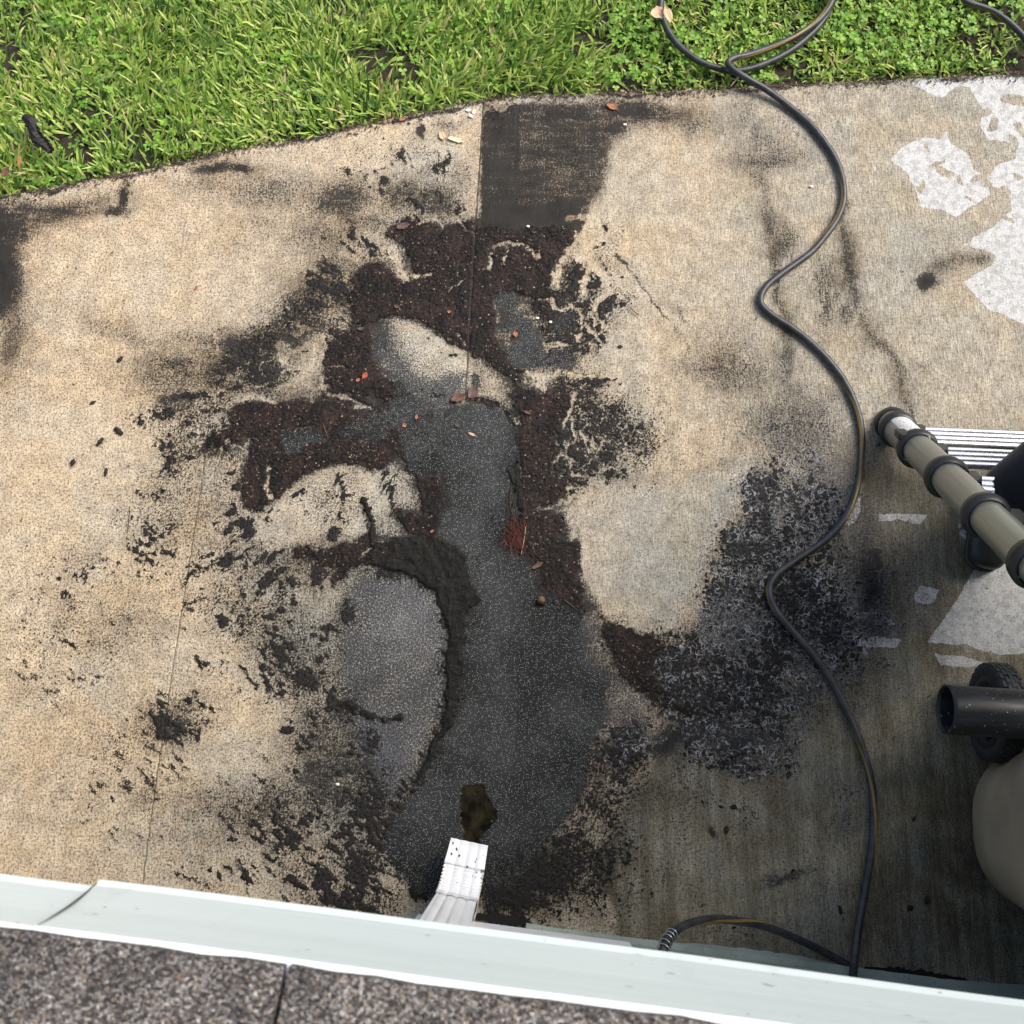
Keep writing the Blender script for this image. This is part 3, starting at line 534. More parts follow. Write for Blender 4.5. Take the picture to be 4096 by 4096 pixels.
for sz, sd_, kk_ in ((.0075, 151, .50), (.0105, 157, .38), (.0052, 163, .60)):
    wd = worley(X+wx_*.25, Y+wy_*.25, sz, sd_)
    thr = np.clip(dB*kk_+(fbm(X, Y, .05, sd_+3, 2)-.5)*.42, 0, .46)
    SB = np.maximum(SB, np.where(dB > .015, (thr-wd)*.8, -1))
SB = SB-CHn*.9
hol = sstep(.60, .72, fbm(X+wx_, Y+wy_, .042, 171, 3))
nM = (fbm(X, Y, .013, 61, 3)-.5)*.55+(nb-.5)*.32
SM = M-.5-hol*.75*sstep(1.1, .6, M*.62+s2*.5)-vein*fan*.5-CHn*.9+nM*.75+(vn(X, Y, .004, 63)-.5)*.35
SW = W-.5+nM*.5*(W < .97)+(vn(X, Y, .004, 64)-.5)*.25*(W < .97)
SR = RID-.5+(fbm(X, Y, .018, 66, 3)-.5)*.7
clump = sstep(-.03, .10, SB); mulch = sstep(-.05, .15, SM); mud = sstep(-.1, .2, SW); ridge = sstep(-.1, .25, SR)
Z = clump*(.0016+.0022*vn(X, Y, .006, 71))*np.where(X > .1, 1.3, 1)
Z = np.maximum(Z, mulch*(.0015+.0045*fbm(X, Y, .007, 72, 2, .8)))
Z = np.maximum(Z, mud*(.0016+.0008*fbm(X, Y, .03, 73, 3)))
Z = np.maximum(Z, ridge*(.002+.011*fbm(X, Y, .02, 74, 4, .65)))
Z = Z*(1-sstep(.3, .7, PUD)) + (fbm(X, Y, .5, 76, 2)-.5)*.002
jl = [(1938, 330), (1934, 402), (1905, 870), (1862, 1570), (1750, 3500)]; jr = [(760, 640), (721, 1038), (692, 1500), (807, 1935)]
j2 = [(840, 1700), (807, 1935), (692, 2668), (648, 2954), (568, 3538), (560, 3620)]
JN = fld(); L(JN, [(1940, 330), (1934, 402), (1905, 870), (1862, 1570), (1752, 3500), (1740, 3700)], 5, 1, .0022, sharp=False) if False else None
def rawline(F, pts, wpx, v):
    w = gp(pts); h = wpx*SCL/2
    sl = crop(min(p.x for p in w)-.02, max(p.x for p in w)+.02, min(p.y for p in w)-.02, max(p.y for p in w)+.02)
    d = np.full(X[sl].shape, 9., np.float32); jx = X[sl]+(vn(X[sl], Y[sl], .02, 5)-.5)*.002
    for a, b in zip(w, w[1:]): d = np.minimum(d, segd(jx, Y[sl], a, b))
    F[sl] = np.maximum(F[sl], sstep(h+.0015, h-.0005, d)*v)
rawline(JN, [(1938, 360), (1934, 402), (1905, 870), (1862, 1570)], 5, 1.)
rawline(JN, [(1862, 1570), (1790, 2700)], 4, .25)
rawline(JN, [(845, 1600), (807, 1935), (692, 2668), (648, 2954), (568, 3538), (560, 3640)], 3.5, .85)
rawline(JN, [(736, 893), (721, 1038)], 3, .6)
rawline(JN, [(0, 3080), (100, 3110), (200, 3170), (400, 3168), (620, 3180), (780, 3195), (900, 3190), (960, 3220), (1230, 3215), (1400, 3235)], 2.2, .6)
rawline(JN, [(2418, 600), (2418, 1700)], 2.5, .3)
Z -= JN*.003*(1-mud)
slope_side = (fbm(X, Y, .05, 90, 2)-.5)

def grid_mesh(name, X, Y, Z):
    ny, nx = X.shape; me = bpy.data.meshes.new(name)
    co = np.empty((ny*nx, 3), np.float32); co[:, 0] = X.ravel(); co[:, 1] = Y.ravel(); co[:, 2] = Z.ravel()
    i = np.arange(ny*nx, dtype=np.int32).reshape(ny, nx)
    q = np.stack([i[:-1, :-1], i[:-1, 1:], i[1:, 1:], i[1:, :-1]], -1).reshape(-1, 4)
    me.vertices.add(ny*nx); me.vertices.foreach_set('co', co.ravel())
    me.loops.add(q.size); me.loops.foreach_set('vertex_index', q.ravel())
    me.polygons.add(len(q)); me.polygons.foreach_set('loop_start', np.arange(0, q.size, 4, dtype=np.int32))
    me.update(calc_edges=True); me.shade_smooth()
    return me
def padrow(A): return np.vstack([A, A[-1:], A[-1:]])
Xp = padrow(X0.astype(np.float32)); Yp = padrow(Y0.astype(np.float32)); Zp = padrow(Z)
Yp[-2] += .006; Zp[-2] -= .006; Yp[-1] += .010; Zp[-1] = -.09
pm = grid_mesh('patio', Xp, Yp, Zp)
for nm, A in (('fine', np.clip(Df, 0, 1)), ('clump', SB), ('mulch', SM), ('mud', SW), ('film', B), ('soak', OL), ('dry', DRY), ('cool', np.clip(K, 0, 1)), ('black', BLK), ('ridge', SR), ('puddle', PUD), ('joint', JN), ('soot', SOOT), ('foam', FOAM)):
    a = pm.attributes.new(nm, 'FLOAT', 'POINT'); a.data.foreach_set('value', padrow(A).astype(np.float32).ravel())

# ------------------------------------------------------------------ patio material
def patio_mat():
    m = N('stained_concrete'); m.d2 = True; co = m.co()
    rotco = m.co(rot=(0, 0, math.radians(3)))
    broom = m.noise(1, 2, .6, m.co(scale=(430, 26, 1), rot=(0, 0, math.radians(3))))
    broom2 = m.noise(1, 1, .5, m.co(scale=(900, 120, 1), rot=(0, 0, math.radians(3))))
    grain = m.noise(420, 3, .65, co); grain2 = m.noise(190, 4, .7, co); mott = m.noise(22, 5, .6, co); big = m.noise(3.2, 4, .55, co)
    grit = m.vor(330, vec=co)
    cool = m.attr('cool')
    base = m.mix(m.math('ADD', cool, m.rng(big, .35, .65, -.2, .2), clamp=True), (.585, .50, .385), (.44, .435, .40))
    base = m.mix(m.rng(mott, .3, .7), m.mix(1., base, (.80, .79, .77), 'MULTIPLY'), m.mix(1., base, (1.18, 1.17, 1.14), 'MULTIPLY'))
    base = m.mix(m.rng(m.noise(5, 5, .7, co), .42, .62, 0, .42), base, m.mix(1., base, (1.06, .93, .74), 'MULTIPLY'))
    base = m.mix(m.rng(grain, .35, .7, 0, .45), base, m.mix(1., base, (1.4, 1.38, 1.35), 'MULTIPLY'))
    # soaked / drier
    soak = m.attr('soak'); dry = m.attr('dry'); dn = m.math('ADD', dry, m.rng(m.noise(70, 4, .6, co), .3, .7, -.22, .22))
    dryf = m.math('MULTIPLY', m.rng(dn, .42, .54, smooth=True), m.rng(m.noise(150, 4, .75, co), .30, .46, .55, 1.))
    olive = m.mix(m.rng(m.noise(7, 5, .6, co), .32, .66), (.245, .215, .14), (.43, .41, .325))
    olive = m.mix(m.rng(m.noise(4.2, 3, .6, co), .5, .62, 0, .6), olive, (.30, .31, .275))
    olive = m.mix(m.rng(m.noise(1, 4, .65, m.co(scale=(34, 2.2, 1), rot=(0, 0, math.radians(3)))), .36, .62, .75, 0), olive, m.mix(1., olive, (.50, .44, .34), 'MULTIPLY'))
    base = m.mix(m.rng(m.math('ADD', soak, m.rng(m.noise(14, 4, .6, co), .3, .7, -.25, .25)), .35, .75, smooth=True), base, olive)
    dcol = m.mix(m.rng(m.noise(46, 3, .5, co), .45, .62), (.61, .62, .63), (.47, .475, .48))
    base = m.mix(dryf, base, dcol)
    # pits and broom marks
    br = m.rng(broom, .36, .62)
    px = m.new('ShaderNodeSeparateXYZ'); m.put(px.inputs[0], co)
    bside = m.rng(px.outputs[0], -.2, .9, .25, .8)
    base = m.mix(m.math('MULTIPLY', m.math('SUBTRACT', 1., br), m.math('MULTIPLY', bside, m.math('SUBTRACT', 1., m.math('MULTIPLY', dryf, .8)))), base, m.mix(1., base, (.45, .43, .38), 'MULTIPLY'))
    pit = m.math('MULTIPLY', m.rng(grain2, .52, .61), m.math('MULTIPLY', m.rng(px.outputs[0], -1.4, .9, .95, .55), m.math('SUBTRACT', 1., m.math('MULTIPLY', dryf, .75))))
    base = m.mix(pit, base, m.mix(1., base, (.34, .31, .28), 'MULTIPLY'))
    base = m.mix(m.math('MULTIPLY', m.rng(m.noise(110, 4, .75, co), .50, .66), m.math('SUBTRACT', .75, m.math('MULTIPLY', dryf, .6))), base, m.mix(1., base, (.52, .49, .46), 'MULTIPLY'))
    # broad brown-black grime, thicker in the pores
    so_ = m.math('MULTIPLY', m.attr('soot'), m.rng(m.math('ADD', m.math('MULTIPLY', m.noise(9, 6, .72, co), .7), m.math('MULTIPLY', m.noise(1, 4, .6, m.co(scale=(46, 7, 1), rot=(0, 0, math.radians(3)))), .3)), .36, .60, .25, 1.3)); sg = m.math('ADD', m.math('MULTIPLY', so_, 1.25), m.rng(m.noise(230, 3, .8, co), .36, .64, -.30, .22))
    base = m.mix(m.math('MULTIPLY', m.rng(sg, 0, 1), .93), base, m.mix(1., base, (.20, .155, .105), 'MULTIPLY'))
    # film of growth
    fn = m.math('ADD', m.math('MULTIPLY', m.rng(m.noise(185, 3, .8, co), .34, .66), .62), m.math('ADD', m.math('MULTIPLY', m.rng(m.noise(62, 4, .7, co), .34, .66), .22), m.math('MULTIPLY', m.rng(broom, .34, .66), .16)))
    fine = m.attr('fine'); ff = m.rng(m.math('SUBTRACT', m.math('MULTIPLY', fine, 1.15), fn), -.06, .10)
    fineb = m.math('MULTIPLY', m.rng(fine, .06, .7, 0, .6), m.math('SUBTRACT', 1., dryf))
    base = m.mix(fineb, base, m.mix(1., base, (.26, .24, .22), 'MULTIPLY'))
    base = m.mix(m.math('MULTIPLY', ff, .92), base, m.mix(m.rng(m.noise(18, 2, .5, co), .4, .6), (.008, .0075, .0075), (.017, .0165, .017)))
    # blue grey wet film
    bn = m.math('ADD', m.math('MULTIPLY', m.rng(m.noise(210, 3, .8, co), .34, .66), .85), m.math('MULTIPLY', m.rng(m.noise(14, 3, .6, co), .3, .7), .15))
    film = m.attr('film'); fcol = m.mix(m.rng(m.math('SUBTRACT', bn, m.rng(big, .35, .65, -.12, .22)), .28, .72), (.012, .0135, .016), (.082, .093, .116))
    base = m.mix(m.rng(m.math('ADD', film, m.rng(bn, .1, .9, .55, -.55)), .30, .75, 0, .95), base, fcol)
    # clumps
    cl = m.math('ADD', m.attr('clump'), m.rng(m.noise(260, 4, .7, co), .3, .7, -.11, .11))
    clf = m.rng(cl, -.012, .03); rim = m.math('MULTIPLY', m.rng(cl, -.10, -.01), m.rng(px.outputs[0], .2, .7, 0, .7))
    base = m.mix(m.math('MULTIPLY', rim, m.math('SUBTRACT', 1., clf)), base, (.26, .265, .27))
    ccol = m.mix(m.rng(m.noise(170, 3, .6, co), .36, .64), (.0045, .004, .004), (.028, .0255, .0245))
    base = m.mix(clf, base, ccol)
    # bubbled scum drying into dark lumps with pale rims
    fwv = m.new('ShaderNodeVectorMath', operation='ADD'); fnz = m.new('ShaderNodeTexNoise', noise_dimensions='2D'); fnz.inputs['Scale'].default_value = 45; fnz.inputs['Detail'].default_value = 3; m.put(fnz.inputs['Vector'], co)
    fsc = m.new('ShaderNodeVectorMath', operation='SCALE'); m.put(fsc.inputs[0], fnz.outputs['Color']); fsc.inputs['Scale'].default_value = .036; m.put(fwv.inputs[0], co); m.put(fwv.inputs[1], fsc.outputs[0])
    vd1 = m.vor(50, vec=fwv.outputs[0]); vde = m.vor(50, feat='DISTANCE_TO_EDGE', vec=fwv.outputs[0]); vdc = m.vor(50, out='Color', vec=fwv.outputs[0]); sfc = m.new('ShaderNodeSeparateColor'); m.put(sfc.inputs[0], vdc)
    vs1 = m.vor(112, vec=fwv.outputs[0]); foam = m.attr('foam'); dens = m.noise(9, 3, .6, co)
    rad = m.math('MULTIPLY', m.rng(sfc.outputs[0], 0, 1, .12, .52), m.rng(dens, .38, .62, .62, 1.25))
    lump = m.rng(m.math('SUBTRACT', rad, vd1), -.01, .06); lump2 = m.rng(m.math('SUBTRACT', m.rng(dens, .38, .62, .16, .40), vs1), 0., .06)
    lump = m.math('MAXIMUM', lump, lump2); rimf = m.math('MULTIPLY', m.math('MULTIPLY', m.rng(m.math('SUBTRACT', rad, vd1), -.20, -.02), m.rng(m.noise(26, 4, .7, co), .40, .60, .1, 1.)), m.math('SUBTRACT', 1., lump))
    fo = m.rng(m.math('ADD', foam, m.rng(m.noise(30, 3, .6, co), .3, .7, -.35, .35)), .35, .65)
    base = m.mix(m.math('MULTIPLY', fo, m.math('MULTIPLY', rimf, .9)), base, (.42, .43, .45))
    base = m.mix(m.math('MULTIPLY', fo, lump), base, m.mix(m.rng(grain2, .35, .65), (.008, .008, .009), (.034, .033, .034)))
    # mulch
    mu = m.math('ADD', m.attr('mulch'), m.rng(m.noise(240, 4, .75, co), .3, .7, -.28, .28)); muf = m.rng(mu, -.03, .06)
    vc = m.vor(260, out='Color', vec=m.co(scale=(1, 1, 1))); sv = m.new('ShaderNodeSeparateColor'); m.put(sv.inputs[0], vc)
    mc = m.mix(m.rng(m.noise(16, 4, .6, co), .42, .62), (.0095, .008, .0078), (.027, .0175, .0155))
    mc = m.mix(m.rng(sv.outputs[0], .0, 1.), m.mix(1., mc, (.35, .35, .35), 'MULTIPLY'), m.mix(1., mc, (1.75, 1.7, 1.7), 'MULTIPLY'))
    mc = m.mix(m.rng(sv.outputs[1], .985, .99), mc, (.20, .15, .11))
    base = m.mix(muf, base, mc)
    # ridge
    rf = m.rng(m.math('ADD', m.attr('ridge'), m.rng(grain2, .3, .7, -.2, .2)), -.08, .14)
    base = m.mix(rf, base, m.mix(m.rng(grain, .38, .62), (.003, .003, .0027), (.022, .021, .018)))
    # slate mud with pale sand grains
    wf = m.rng(m.math('ADD', m.attr('mud'), m.rng(grain2, .32, .68, -.32, .30)), -.10, .14)
    spk = m.new('ShaderNodeTexVoronoi', voronoi_dimensions='2D'); spk.inputs['Scale'].default_value = 300; m.put(spk.inputs['Vector'], co)
    s2 = m.new('ShaderNodeSeparateColor'); m.put(s2.inputs[0], spk.outputs['Color'])
    wc = m.mix(m.rng(m.noise(5.5, 5, .62, co), .36, .64), (.0125, .0135, .0135), (.036, .0385, .0395))
    wc = m.mix(m.rng(grain, .35, .65, 0, .7), m.mix(1., wc, (.5, .5, .5), 'MULTIPLY'), m.mix(1., wc, (1.7, 1.7, 1.7), 'MULTIPLY'))
    spf = m.math('MULTIPLY', m.math('GREATER_THAN', s2.outputs[0], .70), m.rng(spk.outputs['Distance'], .30, .16))
    wc = m.mix(m.math('MULTIPLY', spf, m.rng(s2.outputs[1], 0, 1, .2, 1)), wc, (.50, .51, .52))
    base = m.mix(wf, base, wc)
    pf = m.rng(m.attr('puddle'), .35, .6)
    base = m.mix(pf, base, m.mix(m.rng(m.noise(24, 3, .5, co), .35, .65), (.004, .0035, .002), (.026, .021, .010)))
    bk = m.rng(m.math('ADD', m.attr('black'), m.rng(broom, .3, .7, -.3, .3)), .25, .6)
    base = m.mix(bk, base, (.012, .011, .010))
    base = m.mix(m.rng(m.attr('joint'), .25, .8, 0, .85), base, (.03, .026, .022))
    dirt = m.math('MAXIMUM', m.math('MAXIMUM', wf, muf), m.math('MAXIMUM', rf, clf))
    rough = m.mix(dirt, m.mix(m.math('MAXIMUM', soak, film), (.86,)*3, (.55,)*3), (.5,)*3)
    rough = m.mix(m.math('MULTIPLY', wf, .9), rough, (.46,)*3); rough = m.mix(pf, rough, (.16,)*3)
    h = m.math('MULTIPLY', m.math('ADD', m.math('MULTIPLY', grain2, 1.1), m.math('ADD', m.math('MULTIPLY', broom, .8), m.math('MULTIPLY', grain, .6))), m.math('SUBTRACT', 1., pf))
    h2 = m.math('ADD', m.math('MULTIPLY', m.math('ADD', clf, m.math('MULTIPLY', fo, m.math('ADD', lump, m.math('MULTIPLY', rimf, .5)))), 1.4), m.math('ADD', m.math('MULTIPLY', m.math('MAXIMUM', muf, rf), m.math('MULTIPLY', sv.outputs[2], 1.3)), m.math('MULTIPLY', spf, .6)))
    nrm = m.bump(h, .85, .0012); nrm = m.bump(h2, .7, .0016, nrm)
    return m.set(base, rough, 0, m.rng(dirt, 0, 1, .35, .14), nrm)
link('patio', pm, mat=patio_mat(), kind='structure')

# ================================================================== LAWN
soil = N('soil'); c_ = soil.mix(soil.rng(soil.noise(60, 5, .7), .35, .65), (.018, .013, .009), (.055, .042, .028))
far = soil.new('ShaderNodeSeparateXYZ'); soil.put(far.inputs[0], soil.co())
c_ = soil.mix(soil.rng(far.outputs[1], 2.9, 3.3), c_, soil.mix(soil.rng(soil.noise(30, 5, .7), .35, .65), (.03, .07, .012), (.09, .16, .03)))
soil.set(c_, .95, normal=soil.bump(soil.noise(90, 5, .7), .9, .012))
bm = bmesh.new()
vs = [bm.verts.new(p) for p in ((-90, -90, -.032), (90, -90, -.032), (90, 120, -.032), (-90, 120, -.032))]; bm.faces.new(vs)
link('ground', bm_mesh(bm, 'ground'), mat=soil.m, kind='structure')

def leafy(name, ramp, trans=.3, rough=.45):
    m = N(name); a = m.attr('tint'); r = m.new('ShaderNodeValToRGB'); m.put(r.inputs[0], a)
    while len(r.color_ramp.elements) > 1: r.color_ramp.elements.remove(r.color_ramp.elements[-1])
    r.color_ramp.elements[0].position = ramp[0][0]; r.color_ramp.elements[0].color = (*ramp[0][1], 1)
    for p, c in ramp[1:]: e = r.color_ramp.elements.new(p); e.color = (*c, 1)
    m.set(r.outputs[0], rough, 0, .35)
    t = m.new('ShaderNodeBsdfTranslucent'); m.put(t.inputs[0], r.outputs[0]); mx = m.new('ShaderNodeMixShader'); mx.inputs[0].default_value = trans
    m.t.links.new(m.b.outputs[0], mx.inputs[1]); m.t.links.new(t.outputs[0], mx.inputs[2]); m.t.links.new(mx.outputs[0], m.out.inputs[0])
    return m.m
def soup(name, verts, quads, tint):
    """verts (n,3), quads (m,4), tint per vertex"""
    me = bpy.data.meshes.new(name); me.vertices.add(len(verts)); me.vertices.foreach_set('co', np.asarray(verts, np.float32).ravel())
    q = np.asarray(quads, np.int32); me.loops.add(q.size); me.loops.foreach_set('vertex_index', q.ravel())
    me.polygons.add(len(q)); me.polygons.foreach_set('loop_start', np.arange(0, q.size, 4, dtype=np.int32)); me.update(calc_edges=True)
    a = me.attributes.new('tint', 'FLOAT', 'POINT'); a.data.foreach_set('value', np.asarray(tint, np.float32))
    return me
def blades(rs, n, xr, yr, dens=None):
    x = rs.uniform(*xr, n); e = np.interp(x, ex, ey); y = e+rs.uniform(yr[0], yr[1], n)
    keep = np.ones(n, bool)
    bare = fbm(x, y, .16, 301, 3); keep &= rs.uniform(0, 1, n) < sstep(.26, .46, bare)*.9+.1
    keep &= ~((x > .35) & (rs.uniform(0, 1, n) < .15))
    x, y, e = x[keep], y[keep], e[keep]; n = len(x)
    lenf = .5+.9*fbm(x, y, .12, 302, 2)
    ln = rs.uniform(.028, .080, n)*lenf*.9*np.where(x > .35, .8, 1.0); ln *= np.clip((y-e)/.05, .45, 1)
    w = rs.uniform(.0018, .0040, n)*1.05
    th = math.radians(70)+(fbm(x, y, .3, 303, 2)-.5)*3.2+rs.normal(0, 1.0, n)      # lean heading
    th = np.where(x > .35, rs.uniform(0, 6.28, n), th)
    fl = rs.uniform(.25, 1.15, n)                                       # lean from vertical
    d = np.stack([np.cos(th), np.sin(th)], 1); sd2 = np.stack([-d[:, 1], d[:, 0]], 1)
    ro = rs.uniform(-.5, .5, n)
    V = []; segs = 4
    tt = np.clip(rs.uniform(-.1, 1.08, n)*.78+fbm(x, y, .1, 305, 2)*.26, 0, 1)
    T_ = []
    curl = rs.uniform(.2, .9, n)
    hx = np.zeros(n); hz = np.zeros(n)
    prof = [.55, 1., 1., .85, .25]
    for k in range(segs+1):
        s = k/segs
        if k:
            a = fl+curl*s; hx = hx+np.sin(a)*ln/segs; hz = hz+np.cos(a)*ln/segs
        wk = w*prof[k]
        cx = x+d[:, 0]*hx; cy = y+d[:, 1]*hx; cz = -.03+hz
        tz = wk*ro
        V.append(np.stack([cx-sd2[:, 0]*wk, cy-sd2[:, 1]*wk, cz-tz], 1)); V.append(np.stack([cx+sd2[:, 0]*wk, cy+sd2[:, 1]*wk, cz+tz], 1))
        T_ += [tt, tt]
    V = np.stack(V, 1).reshape(-1, 3); T_ = np.stack(T_, 1).ravel()
    b = (np.arange(n)*2*(segs+1))[:, None]
    Q = np.concatenate([np.stack([b[:, 0]+2*k, b[:, 0]+2*k+1, b[:, 0]+2*k+3, b[:, 0]+2*k+2], 1) for k in range(segs)])
    return V, Q, T_
rs = np.random.RandomState(5)
V, Q, TT = blades(rs, 92000, (-2.5, 2.5), (.012, 1.25))
grassm = leafy('grass_blades', [(0, (.03, .08, .014)), (.22, (.12, .24, .04)), (.5, (.28, .43, .07)), (.78, (.45, .58, .125)), (.93, (.58, .62, .22)), (.98, (.58, .47, .26))], .35)
link('grass', soup('grass', V, Q, TT), mat=grassm, kind='stuff', label='bright green coarse lawn grass bordering the top edge of the patio')
# clover: low round leaflets in threes, thick on the right of the lawn
n = 15000; cx = rs.uniform(-1.7, 2.4, n); ce = np.interp(cx, ex, ey); cy = ce+rs.uniform(.02, .9, n)
kp = rs.uniform(0, 1, n) < np.where(cx > .3, sstep(.42, .62, fbm(cx, cy, .10, 411, 3))*.62+.04, sstep(.5, .7, fbm(cx, cy, .15, 412, 3))*.25)
cx, cy = cx[kp], cy[kp]; VV = []; QQ = []; TC = []; k0 = 0
for a, b in zip(cx, cy):
    h = -.03+rnd.uniform(.012, .045); r = rnd.uniform(.004, .0075); t0 = rnd.random()*6.28; tn = rnd.random()
    for k in range(3):
        t = t0+k*2.094; ux, uy = math.cos(t), math.sin(t); z1 = rnd.uniform(-.002, .003)
        pts = [(0, 0), (.7, .75), (1.55, .8), (1.9, 0), (1.55, -.8), (.7, -.75)]
        for (p, q) in pts: VV.append((a+(ux*p-uy*q)*r, b+(uy*p+ux*q)*r, h+z1*p+abs(q)*.001)); TC.append(tn)
        QQ += [(k0, k0+1, k0+2, k0+3), (k0, k0+3, k0+4, k0+5)]; k0 += 6
cm = leafy('clover_leaves', [(0, (.10, .23, .025)), (.5, (.19, .38, .045)), (1, (.30, .50, .08))], .3)
link('clover', soup('clover', VV, QQ, TC), mat=cm, kind='stuff', label='low round-leaved clover growing through the grass right of the hose loop')
# dead leaf crumbs along the lawn edge and on the mats
def flakes(name, pts, smin, smax, ramp, zf, seed, lab, asp=(.25, .7), lift=.001, tilt=.35):
    r = np.random.RandomState(seed); n = len(pts); P_ = np.asarray(pts); a = r.uniform(0, 6.283, n); s = r.uniform(smin, smax, n)*.5; q = s*r.uniform(*asp, n)
    u = np.stack([np.cos(a), np.sin(a), r.uniform(-tilt, tilt, n)], 1); v = np.stack([-np.sin(a), np.cos(a), r.uniform(-tilt, tilt, n)], 1)
    c = np.stack([P_[:, 0], P_[:, 1], zf+lift+s*.25], 1); j = lambda: r.uniform(.6, 1.2, n)[:, None]
    A = np.stack([c-u*s[:, None]*j(), c-v*q[:, None]*j(), c+u*s[:, None]*j(), c+v*q[:, None]*j()], 1).reshape(-1, 3)
    b = np.arange(n)*4; Qf = np.stack([b, b+1, b+2, b+3], 1); t = np.repeat(r.uniform(0, 1, n), 4)
    return link(name, soup(name, A, Qf, t), mat=leafy(name+'_bits', ramp, .05, .6), kind='stuff', label=lab)
ii = rs.randint(0, X.size, 900000); xf, yf, zf = X.ravel()[ii], Y.ravel()[ii], Z.ravel()[ii]; mf = (mulch*(1-mud*.9)).ravel()[ii]
inb = (np.abs(xf) < 1.6) & (mf > .5); red = fbm(xf, yf, .09, 501, 3)
sel = inb & (rs.uniform(0, 1, len(xf)) < sstep(.40, .62, red)*.42+.05)
print('flakes', sel.sum())
flakes('leaf_litter', np.stack([xf[sel], yf[sel]], 1), .003, .0085, [(0, (.005, .004, .0035)), (.5, (.014, .009, .0075)), (.8, (.032, .014, .010)), (.96, (.07, .032, .018)), (.99, (.33, .25, .16))], zf[sel], 31,
       'dark red-brown leaf litter matted over the middle of the patio')
xe = rs.uniform(-2.2, 2.2, 6000); ye = np.interp(xe, ex, ey)+rs.normal(.008, .016, 6000)
flakes('soil_crumbs', np.stack([xe, ye], 1), .003, .012, [(0, (.012, .009, .006)), (.6, (.04, .028, .02)), (.95, (.12, .06, .03))], np.where(ye > np.interp(xe, ex, ey)+.008, -.026, .001), 33, 'dark crumbs of soil and leaf along the lawn edge', lift=.002)
# stray chips over the whole slab
n = 2800; xc = rs.uniform(-1.5, 1.5, n); yc = rs.uniform(-.45, 1.5, n); kk = rs.uniform(0, 1, n) < np.where(xc > .1, .6, .8)
flakes('dirt_specks', np.stack([xc[kk], yc[kk]], 1), .003, .008, [(0, (.012, .011, .010)), (.8, (.04, .034, .03)), (.97, (.12, .07, .04))], np.full(kk.sum(), .001), 35, 'small black specks of dirt scattered over the pale concrete', asp=(.3, .6), tilt=.2)

# ================================================================== HOUSE
WD = Vector((1, WS, 0)).normalized(); WN = Vector((-WD.y, WD.x, 0))       # along the wall, out of the wall
WANG = math.atan2(WD.y, WD.x)
wc0 = g(1640, 3655); wc0 = Vector((wc0.x, wall_y(wc0.x), 0))              # corner of the wall by the downspout
house = empty('house', wc0, WANG, label='mint green house with white fascia and brown granule shingles at the bottom of the view', category='house')
HM = Matrix.Translation(wc0) @ Matrix.Rotation(WANG, 4, 'Z'); HI = HM.inverted()
def hl(p): return HI @ Vector(p)
def hsub(name, bm, mat, parent=house, smooth=False): return link(name, bm_mesh(bm, name, smooth), parent, mat)
stucco = N('mint_stucco'); sc_ = soil.noise
s_ = stucco.mix(stucco.rng(stucco.noise(14, 4), .35, .65), (.27, .325, .28), (.35, .395, .345))
s_ = stucco.mix(stucco.rng(stucco.noise(90, 4, .7), .56, .68, 0, .5), s_, (.10, .11, .09))
stucco.set(s_, .85, normal=stucco.bump(stucco.noise(160, 4, .6), .6, .002))
fy = hl(g(0, 3481, 2.15)).y-.0055; fz0, fz1 = 2.15, 2.335                       # fascia plane (house coordinates) and height
# main wall from the corner to the right, return wall into the porch, wall at the back of the porch
bm = bmesh.new()
box(bm, (3.4, -.10, 1.08), (6.8, .20, 2.16)); box(bm, (.10, -1.1, 1.08), (.20, 1.8, 2.16)); box(bm, (-2.7, -1.95, 1.08), (5.8, .16, 2.16))
hsub('wall', bm, stucco.m)
# rough concrete foot of the wall
bm = bmesh.new(); n = 260; top = []; 
for i in range(n+1):
    x = .29+i*5.4/n; o_ = .010+.004*min(1, i/14)+.006*math.sin(x*9)+rnd.uniform(-.0018, .0018); zt = .006+rnd.uniform(-.001, .001)
    top.append([bm.verts.new((x, -.01, .035)), bm.verts.new((x, .014+rnd.uniform(-.001, .001), .032)), bm.verts.new((x, o_, zt)), bm.verts.new((x, o_+.001, -.02))])
for A, B_ in zip(top, top[1:]):
    for k in range(3): bm.faces.new((A[k], A[k+1], B_[k+1], B_[k]))
hsub('wall_foot', bm, stucco.m)
# dark open crack in front of the foot, and the hairline beyond
crk = N('dark_crack'); crk.set((.006, .006, .005), .95)
def crack(pts, wf, name='crack'):
    bm = bmesh.new(); prev = None; P_ = catmull([hl(p) for p in gp(pts)], .006)
    for i, p in enumerate(P_):
        w = wf(i/(len(P_)-1))*rnd.uniform(.55, 1.3); j = rnd.uniform(-.0015, .0015)
        cur = (bm.verts.new((p.x, p.y+j-w, .0105)), bm.verts.new((p.x, p.y+j+w, .0105)))
        if prev: bm.faces.new((prev[0], cur[0], cur[1], prev[1]))
        prev = cur
    return hsub(name, bm, crk.m)
crack([(1905, 3662), (1990, 3672), (2100, 3690), (2160, 3712)], lambda t: .014*math.sin(math.pi*min(1, t*.8+.2)))
crack([(2140, 3712), (2400, 3742), (2650, 3772)], lambda t: .0016)
crack([(2700, 3800), (2980, 3828), (3200, 3860), (3390, 3888)], lambda t: .0018)
crack([(3450, 3872), (3560, 3885), (3700, 3900), (3850, 3920), (3930, 3945)], lambda t: .012*math.sin(math.pi*min(1, t*.85+.15)))
crack([(3930, 3950), (4096, 3972), (4300, 4000)], lambda t: .0018)
